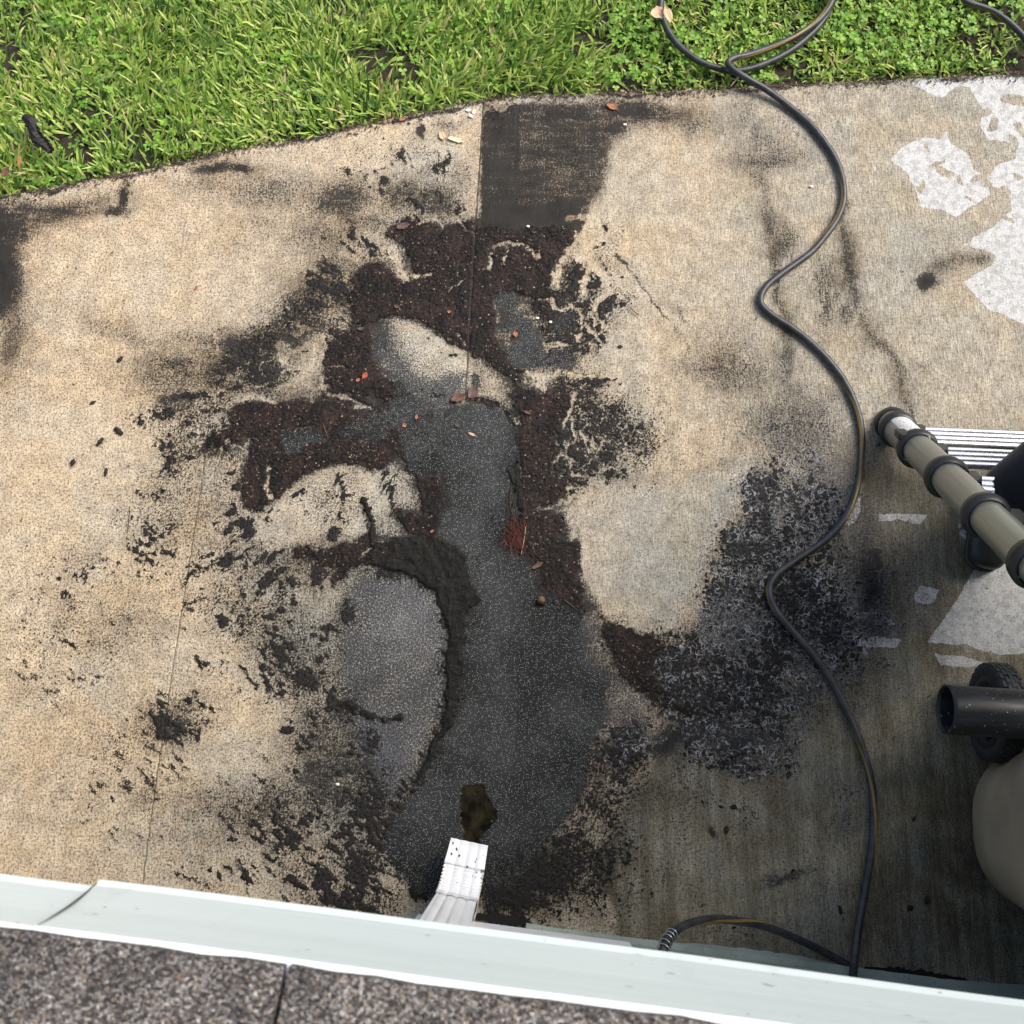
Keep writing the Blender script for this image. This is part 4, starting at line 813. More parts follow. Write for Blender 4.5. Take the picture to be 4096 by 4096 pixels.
# white ledge board on the wall
whitep = simple('white_paint', (.74, .74, .76), .5, var=.05, vscale=25)
zl = .5
bl, br_ = hl(g(1655, 3684, zl)), hl(g(2538, 3786, zl))
bm = bmesh.new(); yb = max(.03, (bl.y+br_.y)/2); box(bm, ((bl.x+br_.x)/2, yb/2, zl-.045), (br_.x-bl.x, yb, .09), bevel=.003)
hsub('ledge_board', bm, whitep); print('ledge', bl, br_)
# soffit, fascia in two lengths lapped at a slanting seam, drip edge
alu = N('white_aluminium'); a1 = alu.noise(1, 3, .6, alu.co(scale=(3, 90, 160)))
ac = alu.mix(alu.rng(a1, .35, .68), (.74, .82, .87), (.82, .89, .93)); ac = alu.mix(alu.rng(alu.noise(2.5, 3), .4, .7, 0, .5), ac, (.77, .84, .88))
ac = alu.mix(alu.rng(alu.noise(55, 3), .70, .74, 0, .6), ac, (.25, .26, .24))
ac = alu.mix(alu.rng(alu.noise(1, 5, .7, alu.co(scale=(26, 8, 3))), .60, .76, 0, .30), ac, (.42, .44, .42)); ac = alu.mix(alu.rng(alu.noise(130, 2), .735, .75, 0, .8), ac, (.10, .10, .09))
alu.set(ac, .42, 0, .4, alu.bump(a1, .12, .0006))
xs0, xs1 = -4.6, 6.8
seamb, seamt = hl(g(395, 3537, fz0)), hl(g(140, 3690, fz1))
def fascia(name, xa0, xa1, xb0, xb1, dy, N_=90, z1=None):
    """bottom edge xa0..xa1, top edge xb0..xb1"""
    bm = bmesh.new(); rows = []; prof = [(0, -.016), (0, .004), (.06, .0015), (.5, .0), (.93, .001), (1, .003)]
    for i in range(N_+1):
        t = i/N_; r = []
        for (k, oy) in prof:
            x = (xa0*(1-t)+xa1*t)*(1-k)+(xb0*(1-t)+xb1*t)*k
            r.append(bm.verts.new((x, fy+oy+dy+.0008*math.sin(x*5)+.0003*math.sin(x*23), fz0+(fz1-fz0)*k)))
        rows.append(r)
    for A, B_ in zip(rows, rows[1:]):
        for k in range(len(prof)-1): bm.faces.new((A[k], A[k+1], B_[k+1], B_[k]))
    me = bm_mesh(bm, name); o = link(name, me, house, alu.m)
    so = o.modifiers.new('thickness', 'SOLIDIFY'); so.thickness = .003; so.offset = -1
    return o
sx = hl(g(395, 3537, fz0)).x; tx = hl(g(140, 3690, fz1)).x
f1 = fascia('fascia', xs0, sx+.012, xs0, tx+.012, 0)
f2 = fascia('fascia', sx, xs1, tx, xs1, .0045)
f2['label'] = 'long run of white fascia right of the slanting seam'
bm = bmesh.new(); pA = Vector((sx-.0015, fy+.0055, fz0)); pB = Vector((tx-.0015, fy+.0055, fz1))
for k in range(2): pass
prev = None
for i in range(21):
    t = i/20; p = pA.lerp(pB, t)+Vector((.003*math.sin(t*3), 0, 0)); w = .0004+.0009*math.sin(math.pi*t)
    cur = (bm.verts.new(p-Vector((w, 0, 0))), bm.verts.new(p+Vector((w*.4, .0002, 0))))
    if prev: bm.faces.new((prev[0], prev[1], cur[1], cur[0]))
    prev = cur
hsub('fascia_seam', bm, crk.m)
bm = bmesh.new(); box(bm, ((xs0+xs1)/2, fy/2-.03-.02, fz0+.008), (xs1-xs0, fy+.06-.03, .012)); box(bm, (-2.4, -1.0, fz0+.02), (4.6, 1.9, .012)); hsub('soffit', bm, whitep)
# drip edge: rolled lip with a dent
bm = bmesh.new(); rows = []; n = 900; dent = hl(g(600, 3790, fz1)).x
for i in range(n+1):
    x = xs0+(xs1-xs0)*i/n; dz = -.0; dn = math.exp(-((x-dent)/.016)**2)
    w = .001*math.sin(x*31)+.0006*math.sin(x*77)
    r = []
    for (yy, zz) in ((.006, -.007), (.0068, -.003), (.0055, .0005), (.002, .0015), (.0005-.013*dn+w, .0020+.004*dn), (-.002-.015*dn+w, -.001)):
        r.append(bm.verts.new((x, fy+yy, fz1+zz)))
    rows.append(r)
for A, B_ in zip(rows, rows[1:]):
    for k in range(5): f = bm.faces.new((A[k], A[k+1], B_[k+1], B_[k])); f.smooth = True
hsub('drip_edge', bm, alu.m)
# shingle roof
sh = N('granule_shingle'); v1 = sh.vor(820, out='Color'); q = sh.new('ShaderNodeSeparateColor'); sh.put(q.inputs[0], v1)
cr = sh.new('ShaderNodeValToRGB'); sh.put(cr.inputs[0], q.outputs[0]); el = cr.color_ramp.elements
el[0].position = 0; el[0].color = (.035, .030, .030, 1); el[1].position = 1; el[1].color = (.50, .49, .47, 1)
for p_, c in ((.32, (.070, .066, .066)), (.62, (.145, .136, .133)), (.80, (.26, .25, .24)), (.93, (.36, .345, .33))): e = el.new(p_); e.color = (*c, 1)
scol = sh.mix(sh.rng(sh.noise(30, 4, .6), .35, .65), sh.mix(1., cr.outputs[0], (.66, .64, .64), 'MULTIPLY'), sh.mix(1., cr.outputs[0], (1.25, 1.2, 1.15), 'MULTIPLY'))
scol = sh.mix(sh.rng(q.outputs[1], .95, .96, 0, .6), scol, (.33, .22, .13))
vd = sh.vor(820)
sh.set(scol, .9, 0, .3, sh.bump(sh.math('ADD', sh.rng(vd, 0, .6, 1, 0), q.outputs[2]), 1., .0016))
PIT = math.radians(20); ca_, sa_ = math.cos(PIT), math.sin(PIT)
def course(bm, k, x0, x1):
    """one shingle tab strip: k-th course up the slope"""
    s0 = k*.143-.012; s1 = s0+.30; zo = .0045
    def pt(x, s, t): return (x, fy-.006-s*ca_, fz1+.004+s*sa_+t)
    nseg = max(4, int((x1-x0)/.02)); rows = []
    for i in range(nseg+1):
        x = x0+(x1-x0)*i/nseg; j = rnd.uniform(-.0008, .0008)
        rows.append([bm.verts.new(pt(x, s0+j+.0, zo-.004)), bm.verts.new(pt(x, s0+j, zo+.0035)), bm.verts.new(pt(x, s0+.07, zo+.004)), bm.verts.new(pt(x, s0+.15, zo+.0005)), bm.verts.new(pt(x, s1, zo-.010))])
    for A, B_ in zip(rows, rows[1:]):
        for q in range(4): bm.faces.new((A[q], B_[q], B_[q+1], A[q+1]))
    for E_ in (rows[0], rows[-1]):
        try: bm.faces.new(E_ if E_ is rows[-1] else E_[::-1])
        except ValueError: pass
bm = bmesh.new()
jx = hl(g(1100, 4000, 2.36)).x
for k in range(24):
    off = (k*.17) % .305; x = xs0
    cuts = [jx+.305*j-(.13 if k % 2 else 0)+(.04*(k % 3)) for j in range(-16, 24)] if k else [jx+.305*j*1.3 for j in range(-14, 20)]
    for a, b in zip(cuts, cuts[1:]): course(bm, k, max(a+.0012, xs0), min(b-.0012, xs1)) if b > xs0+.05 and a < xs1-.05 else None
n = 400; pv = None
for i in range(n+1):
    x = xs0+(xs1-xs0)*i/n; c3 = [bm.verts.new((x, fy-.002-s*ca_, fz1+.003+s*sa_)) for s in (0, .12)]
    if pv: bm.faces.new((pv[0], c3[0], c3[1], pv[1]))
    pv = c3
hsub('roof', bm, sh.m)
bm = bmesh.new(); L_ = 3.6   # roof deck under the shingles
bmesh.ops.create_cube(bm, size=1); bmesh.ops.scale(bm, vec=(xs1-xs0, L_, .02), verts=bm.verts)
bmesh.ops.rotate(bm, cent=(0, 0, 0), matrix=Matrix.Rotation(-PIT, 3, 'X'), verts=bm.verts)
bmesh.ops.translate(bm, vec=((xs0+xs1)/2, fy-.03-L_/2*ca_, fz1+L_/2*sa_-.022), verts=bm.verts); hsub('roof_deck', bm, simple('deck_wood', (.2, .15, .1)))

# unseen house-shaped block added at right to shade the patio's lower right
shade_block = empty('added_shade_block', (2.15, .2, 0), 0, label='tall mint green block added out of view to shade the lower right of the patio', category='added shade blocker')
bm = bmesh.new(); box(bm, (1.6, -.45, 1.9), (3.0, 2.3, 3.8)); link('wall', bm_mesh(bm, 'wall'), shade_block, stucco.m)
bm = bmesh.new(); box(bm, (1.6, -.45, 3.86), (3.5, 2.8, .12), bevel=.004); link('fascia', bm_mesh(bm, 'fascia'), shade_block, alu.m)
bm = bmesh.new(); v4 = [bm.verts.new(p) for p in ((-.17, -1.88, 3.93), (3.37, -1.88, 3.93), (3.37, .98, 3.93), (-.17, .98, 3.93))]; rdg = [bm.verts.new((1.6, -1.0, 4.7)), bm.verts.new((1.6, .1, 4.7))]
for f in ((v4[0], v4[1], rdg[0]), (v4[1], v4[2], rdg[1], rdg[0]), (v4[2], v4[3], rdg[1]), (v4[3], v4[0], rdg[0], rdg[1])): bm.faces.new(f)
link('roof', bm_mesh(bm, 'roof'), shade_block, sh.m)

# ================================================================== DOWNSPOUT
spout_m = N('white_enamel'); sc1 = spout_m.noise(1, 3, .5, spout_m.co(scale=(40, 8, 8)))
scc = spout_m.mix(spout_m.rng(sc1, .3, .7), (.74, .75, .77), (.84, .85, .86))
v = spout_m.vor(95, vec=spout_m.co(scale=(1, .55, 1))); vn2 = spout_m.noise(34, 3, .6)
spz = spout_m.new('ShaderNodeSeparateXYZ'); spout_m.put(spz.inputs[0], spout_m.co())
dirt = spout_m.math('MULTIPLY', spout_m.rng(spout_m.math('ADD', v, spout_m.rng(vn2, .35, .6, .26, -.14)), .17, .09), spout_m.rng(spz.outputs[1], .03, .09))
scc = spout_m.mix(dirt, scc, (.03, .03, .03))
spout_m.set(scc, .38, 0, .5)
HW, HD = .047, .034
def section(n_fl=4):
    pts = []
    def side(a, b, nfl, depth):
        a, b = Vector(a), Vector(b); d = b-a; nrm = Vector((d.y, -d.x)).normalized(); m = 40
        for i in range(m):
            t = i/m; w = abs(math.sin(math.pi*t*nfl))**.6
            pts.append(a+d*t-nrm*depth*(1-w)*(1 if .04 < t < .96 else 0))
    side((-HW, -HD), (HW, -HD), n_fl, .0035); side((HW, -HD), (HW, HD), 2, .003); side((HW, HD), (-HW, HD), n_fl, .0035); side((-HW, HD), (-HW, -HD), 2, .003)
    return pts
sec = section()
o0 = g(1878, 3378, .06); so = Vector((o0.x, o0.y, 0)); vx = g(1846, 3600, .12)
wallp = Vector((vx.x-.012, 0, 0)); wallp.y = wall_y(wallp.x)+HD+.012
odir = Vector((so.x-wallp.x, so.y-wallp.y, 0)); 
down = empty('downspout', (wallp.x, wallp.y, 0), 0, label='white ribbed metal downspout with crimped elbow pouring onto the dark mud', category='downspout')
def sweep(bm, stations, cap=False):
    rings = []
    for (p, d, up, sx_, sy_) in stations:
        d = Vector(d).normalized(); s = d.cross(Vector(up)).normalized(); u2 = s.cross(d).normalized()
        rings.append([bm.verts.new(Vector(p)+s*q.x*sx_+u2*q.y*sy_) for q in sec])
    for A, B_ in zip(rings, rings[1:]):
        n = len(A)
        for k in range(n): f = bm.faces.new((A[k], A[(k+1) % n], B_[(k+1) % n], B_[k])); f.smooth = True
    return rings
hd = Vector((odir.x, odir.y, 0)).normalized(); ang = math.atan2(hd.y, hd.x)
outlen = odir.length; R = .118; bend = math.radians(72)
def on(s, z): return Vector((hd.x*s, hd.y*s, z))
zc = .215                                                             # start of the bend
bm = bmesh.new(); sweep(bm, [(on(0, z), (0, 0, -1), hd, 1, 1) for z in (2.12, 1.5, .9, .5, zc+.03)]); link('pipe', bm_mesh(bm, 'pipe'), down, spout_m.m)
st = [(on(0, zc+.05), (0, 0, -1), hd, 1.05, 1.05)]
NB = 11
for i in range(NB*6+1):
    t = i/(NB*6); a = bend*t; fr = (i % 6)/6
    c = on(R*(1-math.cos(a)), zc-R*math.sin(a)); d = on(math.sin(a), -math.cos(a)); k = 1.075-.115*fr
    st.append((c, d, on(math.cos(a), math.sin(a)), k, k))
e_p, e_d = Vector(st[-1][0]), Vector(st[-1][1]); up_ = st[-1][2]; rem = (outlen-Vector((e_p.x, e_p.y)).length)/math.sin(bend)
bm = bmesh.new(); sweep(bm, st); link('elbow', bm_mesh(bm, 'elbow'), down, spout_m.m)
bm = bmesh.new(); sweep(bm, [(e_p+e_d*s, e_d, up_, k, k) for s, k in ((-.002, 1.03), (.004, 1.03), (rem*.5, .99), (rem, .96))]); ol = link('outlet', bm_mesh(bm, 'outlet'), down, spout_m.m)
for o in down.children:
    if o.name.split('.')[0] == 'outlet': md = o.modifiers.new('wall', 'SOLIDIFY'); md.thickness = .0012
print('spout exit z', e_p.z+e_d.z*rem, rem)

# ================================================================== HOSE
hm = N('black_rubber'); uv = hm.new('ShaderNodeTexCoord'); sp = hm.new('ShaderNodeSeparateXYZ'); hm.put(sp.inputs[0], uv.outputs['UV'])
ua, va = sp.outputs[0], sp.outputs[1]
inb_ = hm.math('COMPARE', ua, .5, .055)
hat = hm.math('FRACT', hm.math('ADD', hm.math('MULTIPLY', va, 260), hm.math('MULTIPLY', ua, 22)))
hat2 = hm.math('FRACT', hm.math('SUBTRACT', hm.math('MULTIPLY', va, 260), hm.math('MULTIPLY', ua, 22)))
yel = hm.math('MULTIPLY', inb_, hm.math('MAXIMUM', hm.math('GREATER_THAN', hat, .55), hm.math('GREATER_THAN', hat2, .62)))
hc = hm.mix(hm.rng(hm.noise(35, 4, .6), .4, .7), (.020, .022, .026), (.050, .055, .062)); hc = hm.mix(yel, hc, (.30, .19, .025))
hc = hm.mix(hm.rng(hm.noise(210, 3, .6), .70, .73), hc, (.4, .4, .4))
rib = hm.math('SINE', hm.math('MULTIPLY', va, 1500))
hm.set(hc, .42, 0, .55, hm.bump(rib, .25, .0006))
HR = .0098
def hose_mesh(bm, path, keys, seg=20):
    n = len(path); up = Vector((0, 0, 1)); s = Vector((1, 0, 0)); Lg = 0; rings = []; kb = []
    for (x, y, b) in keys:
        q = g(x, y, .02); kb.append((min(range(n), key=lambda i: (path[i].x-q.x)**2+(path[i].y-q.y)**2), b))
    kb.sort(); ki = [k[0] for k in kb]; kv = [k[1] for k in kb]
    lay = bm.loops.layers.uv.verify()
    for i, p in enumerate(path):
        d = (path[min(i+1, n-1)]-path[max(i-1, 0)]).normalized(); c = d.cross(up)
        if c.length > .25: s = c.normalized()
        s = (s-d*s.dot(d)).normalized(); u = s.cross(d).normalized(); b = math.radians(float(np.interp(i, ki, kv)))
        if i: Lg += (p-path[i-1]).length
        rings.append(([bm.verts.new(p+(u*math.cos(a)+s*math.sin(a))*HR) for a in [b+math.pi+2*math.pi*k/seg for k in range(seg)]], Lg))
    for (A, la), (B, lb) in zip(rings, rings[1:]):
        for k in range(seg):
            f = bm.faces.new((A[k], A[(k+1) % seg], B[(k+1) % seg], B[k])); f.smooth = True
            for lp, (uu, vv) in zip(f.loops, ((k, la), (k+1, la), (k+1, lb), (k, lb))): lp[lay].uv = (uu/seg, vv)
    bm.faces.new(rings[0][0]); bm.faces.new(rings[-1][0][::-1])
def hp(l): return [g(x, y, z) for x, y, z in l]
lawn_z = .012
main = hp([(3860, -60, .0), (3855, 0, .01), (3980, 50, .012), (4096, 150, .012), (4200, 330, .02), (4420, 500, .02), (4700, 200, .02), (4500, -300, .02), (3900, -420, .02), (3480, -240, .02), (3345, -20, .018), (3300, 70, .018), (3240, 140, .015),
           (3150, 210, .013), (3040, 262, .012), (2950, 283, .012), (2870, 272, .012), (2780, 235, .014), (2700, 165, .016), (2655, 85, .018), (2645, 0, .02), (2700, -140, .02), (2950, -260, .02), (3230, -210, .022),
           (3335, -60, .028), (3325, 10, .032), (3275, 80, .034), (3200, 135, .032), (3110, 178, .028), (3010, 215, .03), (2938, 232, .036), (2912, 250, .040), (2930, 276, .042), (2985, 312, .040), (3065, 358, .024), (3157, 426, .0135),
           (3243, 500, .012), (3310, 585, .012), (3352, 660, .012), (3373, 740, .012), (3372, 812, .012), (3346, 880, .012), (3300, 945, .012), (3240, 1012, .012), (3130, 1092, .012), (3062, 1150, .012), (3042, 1208, .012), (3083, 1257, .012),
           (3176, 1317, .012), (3270, 1395, .012), (3363, 1504, .012), (3418, 1610, .012), (3444, 1710, .012), (3446, 1820, .012), (3427, 1952, .012), (3378, 2072, .014), (3301, 2160, .014), (3191, 2237, .014), (3108, 2298, .014),
           (3077, 2362, .014), (3103, 2440, .014), (3169, 2523, .014), (3246, 2610, .014), (3318, 2710, .012), (3385, 2840, .012), (3446, 2985, .012), (3484, 3122, .012), (3494, 3259, .012), (3487, 3397, .012), (3463, 3548, .016),
           (3437, 3690, .03), (3420, 3820, .06), (3412, 3900, .11), (3405, 3980, .2), (3450, 4090, .3), (3560, 4120, .34)])
arch = hp([(2652, 3838, .46), (2654, 3800, .45), (2668, 3760, .42), (2705, 3722, .37), (2760, 3694, .32), (2856, 3676, .25), (2950, 3684, .19), (3067, 3708, .12), (3190, 3757, .06), (3295, 3808, .03), (3392, 3862, .02),
           (3480, 3914, .018), (3560, 3958, .02), (3640, 4030, .06), (3600, 4130, .12)])
coil = hp([(3560, 4040, .10), (3640, 3985, .05), (3717, 3962, .035), (3805, 3965, .03), (3892, 3984, .03), (3998, 4018, .03), (4100, 4090, .04)])
hose = empty('garden_hose', (0, 0, 0), 0, label='long black hose with yellow stripe snaking from the lawn loop to the house wall', category='hose')
bm = bmesh.new(); hose_mesh(bm, catmull(main, .006), [(3855, 0, 100), (3980, 50, 75), (4096, 150, 150), (4420, 500, 180), (3345, -20, 180), (2780, 235, 180), (2700, -140, 180), (3325, 10, 60), (3240, 110, 10), (3110, 178, -45), (3010, 215, -60), (2945, 232, -80),
           (2912, 250, -150), (3065, 358, -180), (3310, 585, -185), (3352, 660, -260), (3373, 740, -305), (3374, 830, -315), (3346, 880, -315), (3240, 1012, -290), (3130, 1092, -250), (3042, 1208, -180), (3270, 1395, -180), (3363, 1504, -260),
           (3418, 1610, -312), (3444, 1710, -325), (3446, 1820, -335), (3427, 1952, -360), (3378, 2072, -410), (3301, 2160, -500), (3108, 2298, -600), (3077, 2362, -655), (3103, 2440, -650), (3169, 2523, -560), (3318, 2710, -560), (3385, 2840, -600),
           (3446, 2985, -660), (3484, 3122, -690), (3494, 3259, -735), (3487, 3397, -770), (3463, 3548, -795), (3437, 3690, -880), (3412, 3900, -900)]); o = link('hose_pipe', bm_mesh(bm, 'hose_pipe'), hose, hm.m)
hose2 = empty('garden_hose', (0, 0, 0), 0, label='short black hose arching from a wire spring guard on the house wall', category='hose')
bm = bmesh.new(); pa = catmull(arch, .006); hose_mesh(bm, pa, [(2652, 3838, 100), (2705, 3722, 60), (2760, 3694, 40), (2856, 3676, 0), (2950, 3684, -50), (3067, 3708, -100), (3190, 3757, -180)]); link('hose_pipe', bm_mesh(bm, 'hose_pipe'), hose2, hm.m)
bm = bmesh.new(); sprg = []
Lp = pa[:14]; u, v_ = frame(Lp[-1]-Lp[0])
for i in range(241):
    t = i/240; p = Lp[0].lerp(Lp[-1], t) if False else pa[min(len(pa)-1, int(t*15))].lerp(pa[min(len(pa)-1, int(t*15)+1)], t*15-int(t*15)); a = t*2*math.pi*6
    sprg.append(p+(u*math.cos(a)+v_*math.sin(a))*(HR+.0035))
tube(bm, sprg, .0013, 6); steel = simple('steel', (.55, .56, .58), .3, 1., .1); link('spring_guard', bm_mesh(bm, 'spring_guard'), hose2, steel)
bm = bmesh.new(); st_ = pa[0]; tube(bm, [st_+Vector((0, 0, -.0)), st_+(st_-pa[3]).normalized()*.05], .013, 12); link('coupling', bm_mesh(bm, 'coupling'), hose2, simple('brass', (.5, .38, .16), .35, 1.))
hose3 = empty('garden_hose', (0, 0, 0), 0, label='coil of black hose peeping out at the wall foot in the lower right corner', category='hose')
bm = bmesh.new(); hose_mesh(bm, catmull(coil, .006), [(3560, 4040, 0), (3805, 3965, 20), (4100, 4090, 0)]); link('hose_pipe', bm_mesh(bm, 'hose_pipe'), hose3, hm.m)
for h_ in (hose, hose2, hose3): h_['group'] = 'black garden hose with a yellow stripe'

# ================================================================== TELESCOPIC LADDER
alum = N('satin_aluminium'); n1 = alum.noise(1, 3, .5, alum.co(scale=(400, 400, 6)))
alum.set(alum.mix(alum.rng(n1, .3, .7), (.30, .30, .265), (.38, .38, .34)), .34, .6, .5)
alr = simple('bright_aluminium', (.80, .82, .85), .28, .9, .06)
blackp = simple('black_plastic', (.022, .023, .025), .42, 0, .25, bump=.08)
sp_ = [g(3585, 1712, .06), g(3700, 1828, .28), g(3812, 1935, .53), g(3948, 2068, .80)]
A0, A1 = sp_[0], sp_[3]; LD = (A1-A0).normalized()
ROLL = .43
rx = Vector((1, -.02, 0)); rx = (rx-LD*rx.dot(LD)).normalized(); LN = rx.cross(LD).normalized()
base = A0-LD*(A0.z/LD.z)
LM = Matrix((( rx.x, LN.x, LD.x, base.x), (rx.y, LN.y, LD.y, base.y), (rx.z, LN.z, LD.z, base.z), (0, 0, 0, 1)))
lad = empty('telescopic_ladder', base, 0, label='grey telescopic aluminium ladder with black collars leaning at the right edge', category='ladder'); lad.matrix_world = LM
cols = [.085]+[(p-base).dot(LD) for p in sp_[1:]]; stepz = (cols[3]-cols[1])/2
cz = [(sp_[0]-base).dot(LD)+.03, cols[1], cols[2], cols[3]]+[cols[3]+stepz*k for k in range(1, 7)]
RR = .040
for side in (0, ROLL):
    bm = bmesh.new(); path = [Vector((side, 0, z)) for z in np.linspace(.0, cz[-1]+.2, 60)]
    def rr(Lx, t):
        z = t*(cz[-1]+.2); k = sum(1 for c in cz[1:] if z > c+.001); return RR-.0016*k
    tube(bm, path, rr, 40); link('rail', bm_mesh(bm, 'rail'), lad, alum.m)
    bm = bmesh.new(); tube(bm, [Vector((side, 0, z)) for z in (-.012, -.002, .006, .028, .032)], lambda l, t: [.040, .045, .0465, .0465, .043][min(4, round(t*4))], 40); link('foot', bm_mesh(bm, 'foot'), lad, blackp)
    for k, z in enumerate(cz):
        bm = bmesh.new(); r = RR-.0016*max(0, k-1)
        tube(bm, [Vector((side, 0, z+d)) for d in (-.030, -.026, -.004, .0, .010, .0125)], lambda l, t, r=r: r+[.001, .0085, .0105, .0085, .007, .001][min(5, round(t*5))], 40, caps=False)
        box(bm, (side+(.045 if side == 0 else -.045), .0, z+.03), (.04, .034, .09), bevel=.004)
        if k in (1,): box(bm, (side-.036, -.030, z-.03), (.028, .02, .06), bevel=.005)
        link('collar', bm_mesh(bm, 'collar'), lad, blackp)
for k, z in enumerate(cz[0:]):
    bm = bmesh.new(); n = 9; zz = z+.075
    prof = []
    for i in range(n):                                              # ribbed tread
        a = -.032+.064*i/(n-1)
    rows = []
    m = 72
    for i in range(m+1):
        t = i/m; y = -.023+.046*t; h = .012+.0026*abs(math.sin(math.pi*t*4))**.5
        rows.append((y, h))
    rows += [(.023, -.012), (-.023, -.012)]
    q0 = [bm.verts.new((.05, y, zz+h)) for y, h in rows]; q1 = [bm.verts.new((ROLL-.05, y, zz+h)) for y, h in rows]
    for i in range(len(rows)): j = (i+1) % len(rows); bm.faces.new((q0[i], q0[j], q1[j], q1[i]))
    bm.faces.new(q0[::-1]); bm.faces.new(q1)
    # tread faces up: turn it back to level about its own axis
    pit = math.asin(max(-1, min(1, LD.y)))
    bmesh.ops.rotate(bm, cent=(0, 0, zz), matrix=Matrix.Rotation(-pit*.95, 3, 'X'), verts=bm.verts)
    link('rung', bm_mesh(bm, 'rung'), lad, alr)
# warning sticker wrapped on the left rail
stk = N('sticker'); uvc = stk.new('ShaderNodeTexCoord'); uvs = stk.new('ShaderNodeMapping'); uvs.inputs['Scale'].default_value = (26, 9, 1); stk.put(uvs.inputs[0], uvc.outputs['UV'])
ink = stk.math('MULTIPLY', stk.rng(stk.noise(1, 3, .6, uvs.outputs[0]), .56, .60), stk.math('GREATER_THAN', stk.math('FRACT', stk.math('MULTIPLY', (lambda s: (stk.put(s.inputs[0], uvc.outputs['UV']), s.outputs[1])[1])(stk.new('ShaderNodeSeparateXYZ')), 7)), .45))
stk.set(stk.mix(ink, (.72, .73, .74), (.03, .03, .03)), .45)
bm = bmesh.new(); lay = bm.loops.layers.uv.verify(); za, zb_ = cz[0]+.02, cz[1]-.036; vs = []
a0, a1 = math.radians(228), math.radians(312)
for i in range(15):
    a = a0+(a1-a0)*i/14; vs.append([bm.verts.new((math.cos(a)*(RR+.0007), math.sin(a)*(RR+.0007), z)) for z in (za, zb_)])
for i in range(14):
    f = bm.faces.new((vs[i][0], vs[i][1], vs[i+1][1], vs[i+1][0])); f.smooth = True
    for lp, c in zip(f.loops, ((i/14, 0), (i/14, 1), ((i+1)/14, 1), ((i+1)/14, 0))): lp[lay].uv = c
link('sticker', bm_mesh(bm, 'sticker'), lad, stk.m)

# ================================================================== PERSON beside the ladder
def skin_obj(name, nodes, edges, mat, parent, lvl=2, root=0):
    me = bpy.data.meshes.new(name); me.from_pydata([n_[0] for n_ in nodes], edges, []); o = link(name, me, parent, mat)
    md = o.modifiers.new('skin', 'SKIN'); md.use_smooth_shade = True
    for i, n_ in enumerate(nodes):
        r = n_[1]; me.skin_vertices[0].data[i].radius = (r, r) if not isinstance(r, tuple) else r
        me.skin_vertices[0].data[i].use_root = (i == root)
    o.modifiers.new('smooth', 'SUBSURF').levels = lvl; o.modifiers['smooth'].render_levels = lvl
    return o
navy = N('navy_cloth'); nv = navy.noise(9, 4, .6); navy.set(navy.mix(navy.rng(nv, .35, .7), (.006, .007, .012), (.012, .014, .026)), .85, 0, .2, navy.bump(navy.noise(14, 3, .6), .5, .01), Sheen_Weight=.2)
skinm = simple('skin', (.42, .25, .17), .55, 0, .08); hairm = simple('dark_hair', (.02, .015, .012), .6, 0, .3)
person = empty('person', (1.45, .70, 0), 0, label='person in navy trousers and black shoes stepping beside the ladder at the right edge', category='person')
pc = Vector((1.45, .70, 0))
def W_(x, y, z): return Vector((x, y, z))-pc
footL = g(3958, 2150, .03); knR = W_(1.085, .565, .58); pel = W_(1.50, .80, .80)
ankL = W_(footL.x+.02, footL.y+.10, .10); knL = W_(1.44, .62, .50); ankR = W_(1.50, .86, .10)
body = [(pel, .11), (pel+Vector((0, 0, .18)), .115), (pel+Vector((-.03, 0, .38)), .14), (pel+Vector((-.04, 0, .50)), .06), (pel+Vector((-.05, 0, .60)), .065), (pel+Vector((-.06, 0, .70)), .085), (pel+Vector((-.05, 0, .78)), .06),
        (pel+Vector((-.04, .19, .45)), .05), (pel+Vector((-.10, .26, .20)), .038), (pel+Vector((-.26, .18, .12)), .026), (pel+Vector((-.33, .14, .12)), .03),
        (pel+Vector((-.04, -.19, .45)), .05), (pel+Vector((-.10, -.26, .20)), .038), (pel+Vector((-.26, -.20, .14)), .026), (pel+Vector((-.33, -.18, .14)), .03),
        (pel+Vector((0, -.09, -.08)), .085), (knL, .055), (ankL, .038), (pel+Vector((0, .09, -.06)), .085), (knR, .055), (ankR, .038)]
skin_obj('body', body, [(0, 1), (1, 2), (2, 3), (3, 4), (4, 5), (5, 6), (2, 7), (7, 8), (8, 9), (9, 10), (2, 11), (11, 12), (12, 13), (13, 14), (0, 15), (15, 16), (16, 17), (0, 18), (18, 19), (19, 20)], skinm, person)
tr_ = [(pel+Vector((0, 0, .05)), .135), (pel+Vector((0, -.09, -.08)), .115), ((pel+knL)/2, .10), (knL, .082), ((knL+ankL)/2, .078), (ankL+Vector((0, 0, .0)), .062),
       (pel+Vector((0, .09, -.06)), .115), ((pel+knR)/2+Vector((-.04, 0, .04)), .125), (knR, .10), ((knR+ankR)/2, .088), (ankR+Vector((0, 0, .0)), .062)]
skin_obj('trousers', tr_, [(0, 1), (1, 2), (2, 3), (3, 4), (4, 5), (0, 6), (6, 7), (7, 8), (8, 9), (9, 10)], navy.m, person)
skin_obj('shirt', [(pel+Vector((0, 0, .08)), .135), (pel+Vector((-.01, 0, .22)), .14), (pel+Vector((-.03, 0, .40)), .165), (pel+Vector((-.04, .20, .43)), .075), (pel+Vector((-.07, .25, .28)), .06), (pel+Vector((-.04, -.20, .43)), .075), (pel+Vector((-.07, -.25, .28)), .06)],
         [(0, 1), (1, 2), (2, 3), (3, 4), (2, 5), (5, 6)], simple('grey_shirt', (.15, .16, .18), .9), person)
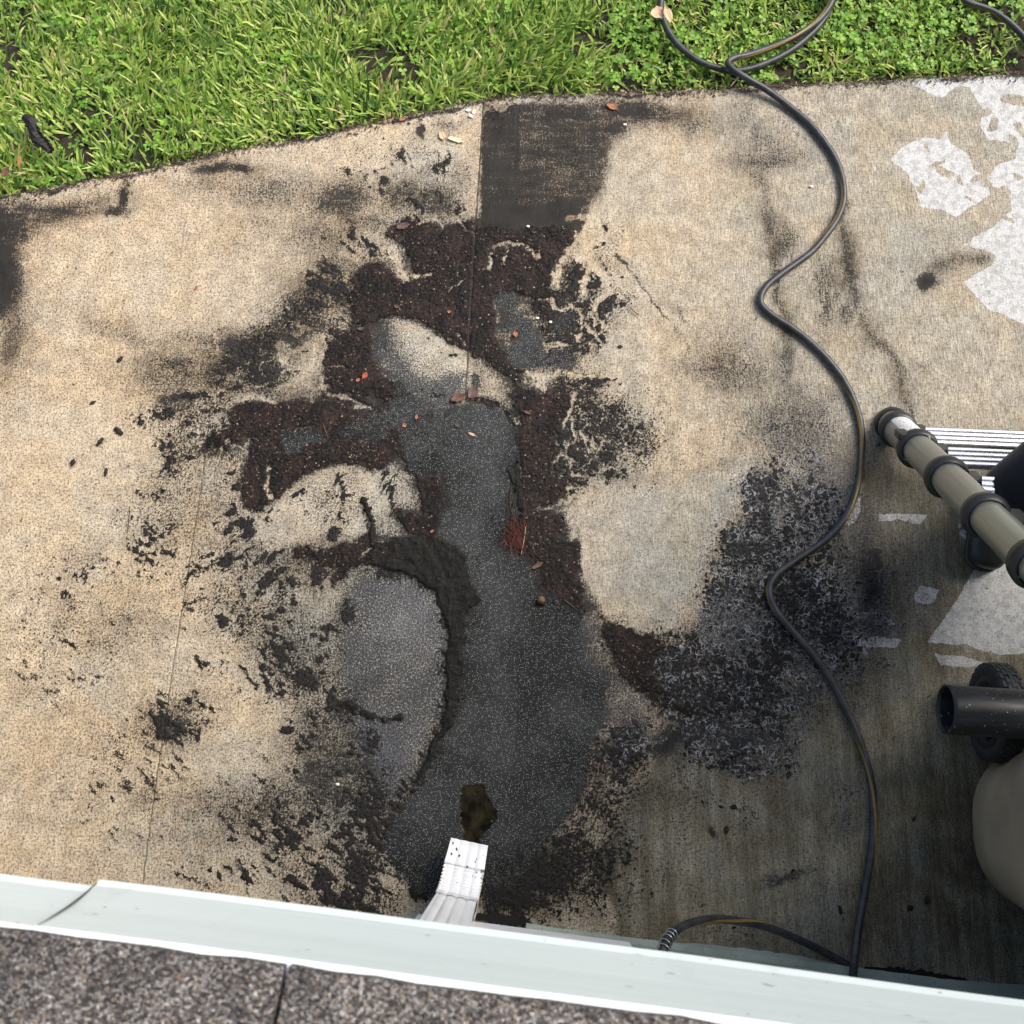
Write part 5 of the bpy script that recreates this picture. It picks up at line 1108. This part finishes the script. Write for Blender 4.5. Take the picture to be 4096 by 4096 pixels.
skin_obj('hair', [(pel+Vector((-.03, 0, .70)), .088), (pel+Vector((-.04, 0, .79)), .075)], [(0, 1)], hairm, person)
def shoe(ank, dirv):
    d = Vector((dirv[0], dirv[1], 0)).normalized(); a = Vector((ank.x, ank.y, 0))
    o = skin_obj('shoe', [(a+Vector((0, 0, .10))+d*-.0, (.05, .05)), (a+Vector((0, 0, .055))+d*-.02, (.052, .05)), (a+d*.07+Vector((0, 0, .05)), (.056, .045)), (a+d*.15+Vector((0, 0, .044)), (.058, .038)), (a+d*.195+Vector((0, 0, .036)), (.048, .028))],
                 [(0, 1), (1, 2), (2, 3), (3, 4)], blackp, person, root=1)
    s = skin_obj('sole', [(a+d*-.06+Vector((0, 0, .013)), (.042, .013)), (a+d*.05+Vector((0, 0, .013)), (.05, .013)), (a+d*.14+Vector((0, 0, .013)), (.056, .013)), (a+d*.20+Vector((0, 0, .013)), (.048, .012))],
                 [(0, 1), (1, 2), (2, 3)], blackp, o)
shoe(ankL, (-.25, -1, 0)); shoe(ankR, (-.5, -.6, 0))

# ================================================================== WHEELED BIN, BLACK PIPE
beige = simple('beige_plastic', (.40, .325, .245), .55, 0, .12, vscale=8, bscale=200, bump=.1)
bn0 = Vector((g(3892, 3200, .03).x, 0, 0))
cart = empty('wheeled_bin', (1.415, -.135, 0), -.04, label='tan plastic wheeled bin with black tyres at the lower right', category='bin')
bm = bmesh.new()
def rrect(hx, hy, r, n=7):
    out = []
    for (sx_, sy_, a0) in ((1, 1, 0), (-1, 1, 90), (-1, -1, 180), (1, -1, 270)):
        for i in range(n+1):
            a = math.radians(a0+90*i/n); out.append((sx_*(hx-r)+r*math.cos(a), sy_*(hy-r)+r*math.sin(a)))
    return out
rings = []
for (z, hx, hy, r, oy) in ((.02, .245, .19, .16, 0), (.03, .256, .20, .17, 0), (.12, .262, .205, .165, -.002), (.135, .262, .205, .16, -.002), (.30, .272, .225, .14, -.008), (.60, .285, .27, .11, -.02), (.92, .30, .32, .09, -.03), (.93, .32, .34, .095, -.03), (.96, .32, .34, .095, -.03)):
    rings.append([bm.verts.new((x, y+oy, z)) for x, y in rrect(hx, hy, r)])
for A, B_ in zip(rings, rings[1:]):
    n = len(A)
    for k in range(n): f = bm.faces.new((A[k], A[(k+1) % n], B_[(k+1) % n], B_[k])); f.smooth = True
bm.faces.new(rings[0][::-1])
tub = link('tub', bm_mesh(bm, 'tub'), cart, beige); md = tub.modifiers.new('wall', 'SOLIDIFY'); md.thickness = .006
for q in (-.13, .15): bm = bmesh.new(); box(bm, (q, .20, .10), (.09, .11, .15), bevel=.022); link('wheel_bracket', bm_mesh(bm, 'wheel_bracket', True), cart, beige)
bm = bmesh.new(); box(bm, (0, -.03, .975), (.66, .74, .03), bevel=.012); box(bm, (0, -.03, 1.0), (.5, .55, .03), bevel=.012); link('lid', bm_mesh(bm, 'lid'), cart, beige)
bm = bmesh.new(); tube(bm, [Vector((-.28, .40, .93)), Vector((.28, .40, .93))], .014, 14); [box(bm, (sx_*.25, .37, .93), (.03, .06, .03), bevel=.005) for sx_ in (-1, 1)]; link('handle', bm_mesh(bm, 'handle'), cart, beige)
tyre = N('tyre_rubber'); tyre.set(tyre.mix(tyre.rng(tyre.noise(60, 3), .35, .65), (.016, .018, .022), (.035, .038, .045)), .6, normal=tyre.bump(tyre.noise(300, 2), .2, .001))
wc = g(3985, 2850, .125); wl_ = cart.matrix_basis.inverted() @ Vector((wc.x, wc.y, 0)) if False else None
MI = (Matrix.Translation((1.415, -.135, 0)) @ Matrix.Rotation(-.04, 4, 'Z')).inverted()
w0 = MI @ Vector((wc.x, wc.y, 0)); WRX = .123
def wheel(x, y):
    bm = bmesh.new(); n = 64; pr = [(-.026, .088), (-.030, .100), (-.030, .112), (-.024, .120), (0, .1235), (.024, .120), (.030, .112), (.030, .100), (.026, .088)]
    rg = []
    for i in range(n):
        a = 2*math.pi*i/n; rg.append([bm.verts.new((x+p, y+math.cos(a)*(r-(.0028 if (abs(p) < .027 and r > .119 and (i+int(p*200)) % 4 == 0) else 0)), .125+math.sin(a)*(r-(.0028 if (abs(p) < .027 and r > .119 and (i+int(p*200)) % 4 == 0) else 0)))) for p, r in pr])
    for i in range(n):
        for k in range(len(pr)-1): f = bm.faces.new((rg[i][k], rg[i][k+1], rg[(i+1) % n][k+1], rg[(i+1) % n][k])); f.smooth = True
    # block tread
    for j in range(5):
        for i in range(30):
            a = 2*math.pi*(i+.5*(j % 2))/30; vs = box(bm, (0, 0, 0), (.0088, .017, .004), bevel=.001)
            bmesh.ops.rotate(bm, cent=(0, 0, 0), matrix=Matrix.Rotation(a-math.pi/2, 3, 'X'), verts=vs)
            bmesh.ops.translate(bm, vec=(x+(j-2)*.0105, y+math.cos(a)*(.1225-.0008*abs(j-2)), .125+math.sin(a)*(.1225-.0008*abs(j-2))), verts=vs)
    w = link('wheel', bm_mesh(bm, 'wheel'), cart, tyre.m)
    bm = bmesh.new(); rg = []
    pr = [(-.020, .0), (-.030, .012), (-.030, .022), (-.014, .028), (-.012, .066), (-.026, .074), (-.028, .088), (0, .089)]
    for i in range(n):
        a = 2*math.pi*i/n; rg.append([bm.verts.new((x+p, y+math.cos(a)*max(r, .0005), .125+math.sin(a)*max(r, .0005))) for p, r in pr])
    for i in range(n):
        for k in range(len(pr)-1): f = bm.faces.new((rg[i][k], rg[i][k+1], rg[(i+1) % n][k+1], rg[(i+1) % n][k])); f.smooth = True
    for k in range(6):
        a = math.pi*k/3+.3; vs = box(bm, (0, .046, 0), (.012, .05, .012), bevel=.002); bmesh.ops.rotate(bm, cent=(0, 0, 0), matrix=Matrix.Rotation(a, 3, 'X'), verts=vs); bmesh.ops.translate(bm, vec=(x-.016, y, .125), verts=vs)
    link('rim', bm_mesh(bm, 'rim'), w, blackp)
wheel(w0.x, w0.y); wheel(w0.x+.50, w0.y)
bm = bmesh.new(); tube(bm, [Vector((w0.x, w0.y, .125)), Vector((w0.x+.50, w0.y, .125))], .011, 14); link('axle', bm_mesh(bm, 'axle'), cart, blackp)
pz = .250+.0545
pL = g(3780, 2838, pz); pR = pL+Vector((.95, -.055, 0))
pm_ = N('black_pipe_plastic'); pn = pm_.noise(1, 4, .6, pm_.co(scale=(10, 60, 60))); pcx = pm_.mix(pm_.rng(pn, .4, .7), (.016, .018, .023), (.040, .043, .052))
pcx = pm_.mix(pm_.rng(pm_.noise(120, 3, .6), .685, .70), pcx, (.5, .5, .5)); pm_.set(pcx, pm_.rng(pn, .3, .7, .34, .55), 0, .5, pm_.bump(pm_.noise(60, 4), .15, .001))
bm = bmesh.new(); R0 = .0535; rg = []; dv = (pR-pL); u, v_ = frame(dv)
stn = [(0, 0), (.012, 0), (.32, 0), (.322, -.0006), (.325, 0), (1, 0)]
tube(bm, [pL+dv*t for t, _ in stn], lambda l, t: R0-(.0007 if abs(l-.306) < .003 else 0), 64, caps=False)
pp = link('drain_pipe', bm_mesh(bm, 'drain_pipe'), None, pm_.m, label='open-ended black plastic pipe resting across the bin wheels', category='pipe')
md = pp.modifiers.new('wall', 'SOLIDIFY'); md.thickness = .0035; md.offset = -1
bm = bmesh.new(); rp = pL+dv*.235+(Vector((0, -.25, 1)).normalized()*(R0-.001)); nn = Vector((0, -.25, 1)).normalized(); tube(bm, [rp, rp+nn*.003, rp+nn*.0042], lambda l, t: .0085 if t < .9 else .006, 20); link('rivet', bm_mesh(bm, 'rivet'), pp, pm_.m)

# ================================================================== SMALL THINGS ON THE GROUND
def leaf_mat(name, a, b): 
    m = N(name); n = m.noise(70, 4, .6); m.set(m.mix(m.rng(n, .35, .65), a, b), .6, 0, .3, m.bump(m.noise(220, 3), .3, .001)); return m.m
def leaf(name, px, py, ln, wd, rot, mat, label, cat, curl=.25, z=.003, group=None, jag=0., seed=0, stem=True):
    c = g(px, py, z); r = random.Random(seed+int(px)); bm = bmesh.new(); n = 14; rows = []
    for i in range(n+1):
        t = i/n; w = wd/2*(math.sin(math.pi*min(1, t*.97+.02)))**.75*(1+jag*(r.random()-.5)*2); x = (t-.5)*ln
        cz_ = curl*ln*.25*(1-math.cos((t-.5)*2.4)) ; rows.append([bm.verts.new((x+jag*r.uniform(-.2, .2)*wd, s*w, cz_+abs(s)**1.5*wd*curl*.55+r.uniform(0, .0008))) for s in (-1, -.55, 0, .55, 1)])
    for A, B_ in zip(rows, rows[1:]):
        for k in range(4): f = bm.faces.new((A[k], B_[k], B_[k+1], A[k+1])); f.smooth = True
    me = bm_mesh(bm, name); kw = dict(label=label, category=cat)
    if group: kw['group'] = group
    o = link(name, me, None, mat, **kw); o.location = (c.x, c.y, z); o.rotation_euler = (0, 0, math.radians(rot))
    so = o.modifiers.new('t', 'SOLIDIFY'); so.thickness = .0006
    if stem:
        bm = bmesh.new(); tube(bm, [Vector((-.5*ln, 0, .001)), Vector((-.62*ln, .02*ln, .002)), Vector((-.8*ln, .07*ln, .001))], .0007, 6); link('stem', bm_mesh(bm, 'stem'), o, mat)
    return o
tan = leaf_mat('tan_leaf', (.50, .36, .22), (.62, .45, .28)); tan2 = leaf_mat('pink_tan_leaf', (.50, .30, .20), (.62, .42, .29)); org = leaf_mat('orange_leaf', (.30, .11, .05), (.42, .18, .09)); redm = leaf_mat('red_leaf', (.30, .055, .035), (.40, .11, .07))
brn = leaf_mat('brown_leaf', (.09, .045, .032), (.15, .08, .06)); mauv = leaf_mat('mauve_leaf', (.085, .050, .046), (.135, .085, .075)); wht = leaf_mat('white_petal', (.72, .70, .62), (.82, .81, .75)); cream = leaf_mat('cream_leaf', (.58, .50, .34), (.70, .63, .46))
blk = leaf_mat('black_bark', (.010, .009, .008), (.028, .024, .021)); gry = leaf_mat('grey_leaf', (.10, .095, .085), (.16, .15, .13))
LF = [(2632, 55, .045, .040, 200, tan2, 'curled pinkish tan dead leaf lying over the hose at the top edge', .06), (2672, 60, .060, .024, 285, tan, 'narrow golden dead leaf beside the pinkish one over the hose', .07),
      (2447, 428, .034, .016, 150, org, 'bright orange curled leaf at the top edge of the slab', .004), (1768, 543, .030, .018, 110, tan, 'small tan folded leaf on the slab left of the joint', .004),
      (1825, 560, .052, .016, -15, cream, 'long torn cream leaf fragment beside the tan folded leaf', .004), (78, 645, .032, .010, 100, org, 'small orange leaf in the grass at the far left', .03),
      (24, 690, .030, .024, 60, brn, 'round brown leaf in the grass in the left corner', .03), (785, 1152, .014, .009, 60, redm, 'tiny red leaf scrap alone on the pale left concrete', .003),
      (1460, 1502, .026, .018, 60, redm, 'bright red leaf scrap on the mulch mat left of centre', .008), (1432, 1520, .016, .010, 40, org, 'small orange scrap touching the bright red leaf', .008),
      (1666, 1668, .018, .010, 80, org, 'upper orange crumb on the slate mud left of the river head', .006), (1618, 1702, .016, .014, 20, org, 'lower orange crumb on the slate mud left of the river head', .006),
      (1887, 1737, .026, .009, 155, tan, 'pale tan seed husk on the round head of the mud', .004), (1828, 1702, .022, .009, 140, mauv, 'mauve narrow leaf on the round head of the mud', .004),
      (1832, 1592, .042, .024, 20, brn, 'brown dead leaf left of the slab joint above the mud head', .006), (1892, 1570, .040, .028, 60, mauv, 'mauve brown leaf right of the slab joint above the mud head', .006),
      (1612, 905, .038, .020, 20, mauv, 'flat mauve leaf at the top left of the mulch mat', .006), (2062, 1337, .022, .015, 110, org, 'curled orange ring of leaf on the right mulch', .006),
      (1588, 1227, .022, .013, -20, brn, 'small russet leaf in the middle of the upper mulch', .006), (1442, 1315, .024, .012, 10, mauv, 'mauve leaf scrap at the left fringe of the mulch', .006),
      (1796, 1247, .012, .010, 80, org, 'rust coloured crumb just left of the joint in the mulch', .006), (1728, 2125, .014, .007, 40, org, 'tiny amber scrap at the foot of the mulch column', .006),
      (3790, 312, .022, .010, 10, brn, 'small brown leaf on the slab edge under the lawn at right', .004), (1610, 478, .024, .012, 20, org, 'rusty leaf pinched between grass and slab left of the joint', .005),
      (2150, 2262, .034, .012, 30, brn, 'long dark brown leaf in the mulch right of the river', .008), (2110, 1650, .026, .012, -20, brn, 'brown curled leaf on the right mulch column', .008),
      (850, 1360, .022, .008, 40, mauv, 'thin mauve leaf scrap on the sooty left concrete', .003), (3070, 330, .020, .009, 30, brn, 'dark leaf scrap below the hose at the lawn edge', .004)]
for i, (x, y, l_, w_, r_, m_, lb, z_) in enumerate(LF): leaf('dead_leaf', x, y, l_*(.8 if l_ < .03 else 1), w_*(.8 if l_ < .03 else 1), r_, m_, lb, 'leaf', z=z_, jag=.25, seed=i, stem=l_ > .025)
for i, (x, y, r_, lb_) in enumerate([(1874, 441, 10, 'upper left white petal of the three by the slab joint'), (1896, 448, 80, 'right-hand white petal of the three by the slab joint'), (1884, 464, 150, 'lowest white petal of the three by the slab joint')]):
    leaf('petal', x, y, .016, .010, r_, wht, lb_, 'petal', z=.003+.001*i, group='white petals by the slab joint', stem=False)
for x, y, lb in [(2112, 905, 'round white pebble on the dark mulch right of the joint'), (2149, 1272, 'white pebble on the mulch right of the mud streak'), (2202, 1288, 'smaller white pebble just right of the other one on the mulch'),
                 (3245, 745, 'small white pebble on the clean slab right of the hose'), (1350, 3137, 'white crumb on the pale slab left of the spout'), (2500, 498, 'pinkish pebble on the stained top edge of the slab')]:
    bm = bmesh.new(); bmesh.ops.create_icosphere(bm, subdivisions=2, radius=.0045)
    for v in bm.verts: v.co = Vector((v.co.x*1.2, v.co.y*.85, v.co.z*.5))*rnd.uniform(.9, 1.1)
    o = link('pebble', bm_mesh(bm, 'pebble', True), None, wht, label=lb, category='pebble'); o.location = g(x, y, .005)
BK = [(480, 1440, .022, .012, 50, 'black bark chip under the sooty band on the left concrete'), (475, 1725, .034, .016, -40, 'largest black bark chip on the left concrete'), (402, 1768, .030, .012, 55, 'slanting bark chip left of the largest one'),
      (425, 1888, .026, .010, 85, 'upright dark bark chip below the slanting one'), (293, 1850, .020, .014, 70, 'small dark bark chip left of the upright one'), (372, 1612, .018, .009, 30, 'thin bark chip above the largest one'),
      (2480, 1388, .014, .010, 0, 'dark crumb alone on the clean concrete right of the river'), (3360, 3640, .024, .010, 100, 'long black crumb beside the hose foot'), (3705, 3600, .022, .012, 80, 'black seed right of the lower hose'),
      (3640, 3632, .018, .014, 40, 'round black crumb right of the lower hose'), (2905, 3318, .020, .012, 80, 'sooty lump on the soaked slab above the hose arch'), (3655, 3275, .014, .008, 60, 'tiny dark chip under the pipe end')]
for i, (x, y, l_, w_, r_, lb) in enumerate(BK):
    bm = bmesh.new(); bmesh.ops.create_icosphere(bm, subdivisions=3, radius=.5); rr_ = random.Random(i)
    for v in bm.verts: v.co = Vector((v.co.x*l_, v.co.y*w_*(1-.5*abs(v.co.x)), v.co.z*w_*.55))*(1+.18*math.sin(v.co.x*19+i)+.1*rr_.uniform(-1, 1))
    o = link('bark_chip', bm_mesh(bm, 'bark_chip'), None, blk, label=lb, category='bark chip'); c = g(x, y); o.location = (c.x, c.y, .003); o.rotation_euler = (0, 0, math.radians(r_))
# strip of black bark in the grass
bm = bmesh.new(); a, b = g(95, 468, .045), g(205, 612, .04); n = 26; rows = []; d = (b-a); s = Vector((-d.y, d.x, 0)).normalized()
for i in range(n+1):
    t = i/n; w = .019*(math.sin(math.pi*(.10+.82*t)))**.45; p = a.lerp(b, t)+s*.004*math.sin(t*9)
    rows.append([bm.verts.new(p+s*(w*q*(1+(rnd.uniform(-.28, .1) if abs(q) == 1 else 0)))+Vector((0, 0, .004*math.sin(q*4+t*5)+rnd.uniform(-.002, .002)))) for q in (-1, -.62, -.25, .1, .5, 1)])
for A, B_ in zip(rows, rows[1:]):
    for k in range(5): bm.faces.new((A[k], A[k+1], B_[k+1], B_[k]))
o = link('bark_strip', bm_mesh(bm, 'bark_strip'), None, blk, label='long strip of wet black bark lying in the grass at upper left', category='bark strip'); md = o.modifiers.new('t', 'SOLIDIFY'); md.thickness = .006; md.offset = -1
# pine needles and twigs
needle_m = leaf_mat('needle', (.10, .055, .03), (.24, .15, .07)); darkneedle = leaf_mat('dark_needle', (.03, .018, .012), (.07, .04, .025))
for pts, lb, mm, r_ in [([(2085, 2215), (2098, 2150), (2102, 2105)], 'yellowish grass stalk standing on the reddish clump right of the river', leaf_mat('straw', (.42, .30, .10), (.5, .38, .16)), .0011),
                    ([(1660, 1700), (1700, 1660), (1735, 1630)], 'dark straight twig right of the orange crumbs', darkneedle, .0009), ([(1860, 1592), (1960, 1592), (2040, 1650), (2070, 1720)], 'long thin root curving round the mud head', darkneedle, .0013),
                    ([(2045, 1940), (2040, 2020), (2060, 2090)], 'thin stem along the right bank of the river', darkneedle, .0012), ([(2070, 1950), (2050, 2040), (2045, 2100)], 'crossing thin stem on the right bank of the river', darkneedle, .0012),
                    ([(1290, 1690), (1312, 1750)], 'short pale needle on the left mulch', needle_m, .0008), ([(520, 2025), (510, 2130)], 'dark scratch-like twig on the pale left slab', darkneedle, .0011), ([(1555, 1580), (1640, 1570), (1660, 1560)], 'slim twig across the slate mud', darkneedle, .0009),
                    ([(2520, 1230), (2555, 1262)], 'black twig at the end of the drag mark', darkneedle, .0014), ([(2260, 2400), (2310, 2440)], 'short stem on the lower mulch tail', needle_m, .0008)]:
    bm = bmesh.new(); P_ = [p for p in gp(pts, .007)]; tube(bm, catmull(P_, .004) if len(P_) > 2 else P_, r_, 6); link('twig', bm_mesh(bm, 'twig'), None, mm, label=lb, category='twig')
# matted clump of reddish needles
rn = leaf_mat('red_needles', (.06, .022, .016), (.17, .06, .04)); bm = bmesh.new(); c = g(2065, 2145, .006); rq = random.Random(3)
for i in range(150):
    a = rq.gauss(1.9, .7); l_ = rq.uniform(.012, .034); p = c+Vector((rq.gauss(0, .014), rq.gauss(0, .021), abs(rq.gauss(0, .005)))); d = Vector((math.cos(a), math.sin(a), rq.uniform(-.1, .25)))*l_
    tube(bm, [p-d/2, p+Vector((0, 0, .002)), p+d/2], .0006, 4)
link('needle_clump', bm_mesh(bm, 'needle_clump'), None, rn, label='matted clump of red-brown needles on the right bank of the mud river', category='needle clump')
# acorn in the mud
bm = bmesh.new(); bmesh.ops.create_icosphere(bm, subdivisions=3, radius=.011)
for v in bm.verts: v.co.z *= .8; v.co.y *= 1.1
acn = link('acorn', bm_mesh(bm, 'acorn', True), None, leaf_mat('acorn_shell', (.09, .045, .018), (.17, .10, .04)), label='brown acorn stuck in the mud at the lower end of the mulch', category='acorn'); acn.location = g(2165, 2402, .008)
bm = bmesh.new(); bmesh.ops.create_cone(bm, segments=16, radius1=.0118, radius2=.007, depth=.006, cap_ends=True); cp = link('cap', bm_mesh(bm, 'cap', True), acn, blk); cp.location = (0, -.009, 0); cp.rotation_euler = (math.radians(75), 0, 0)
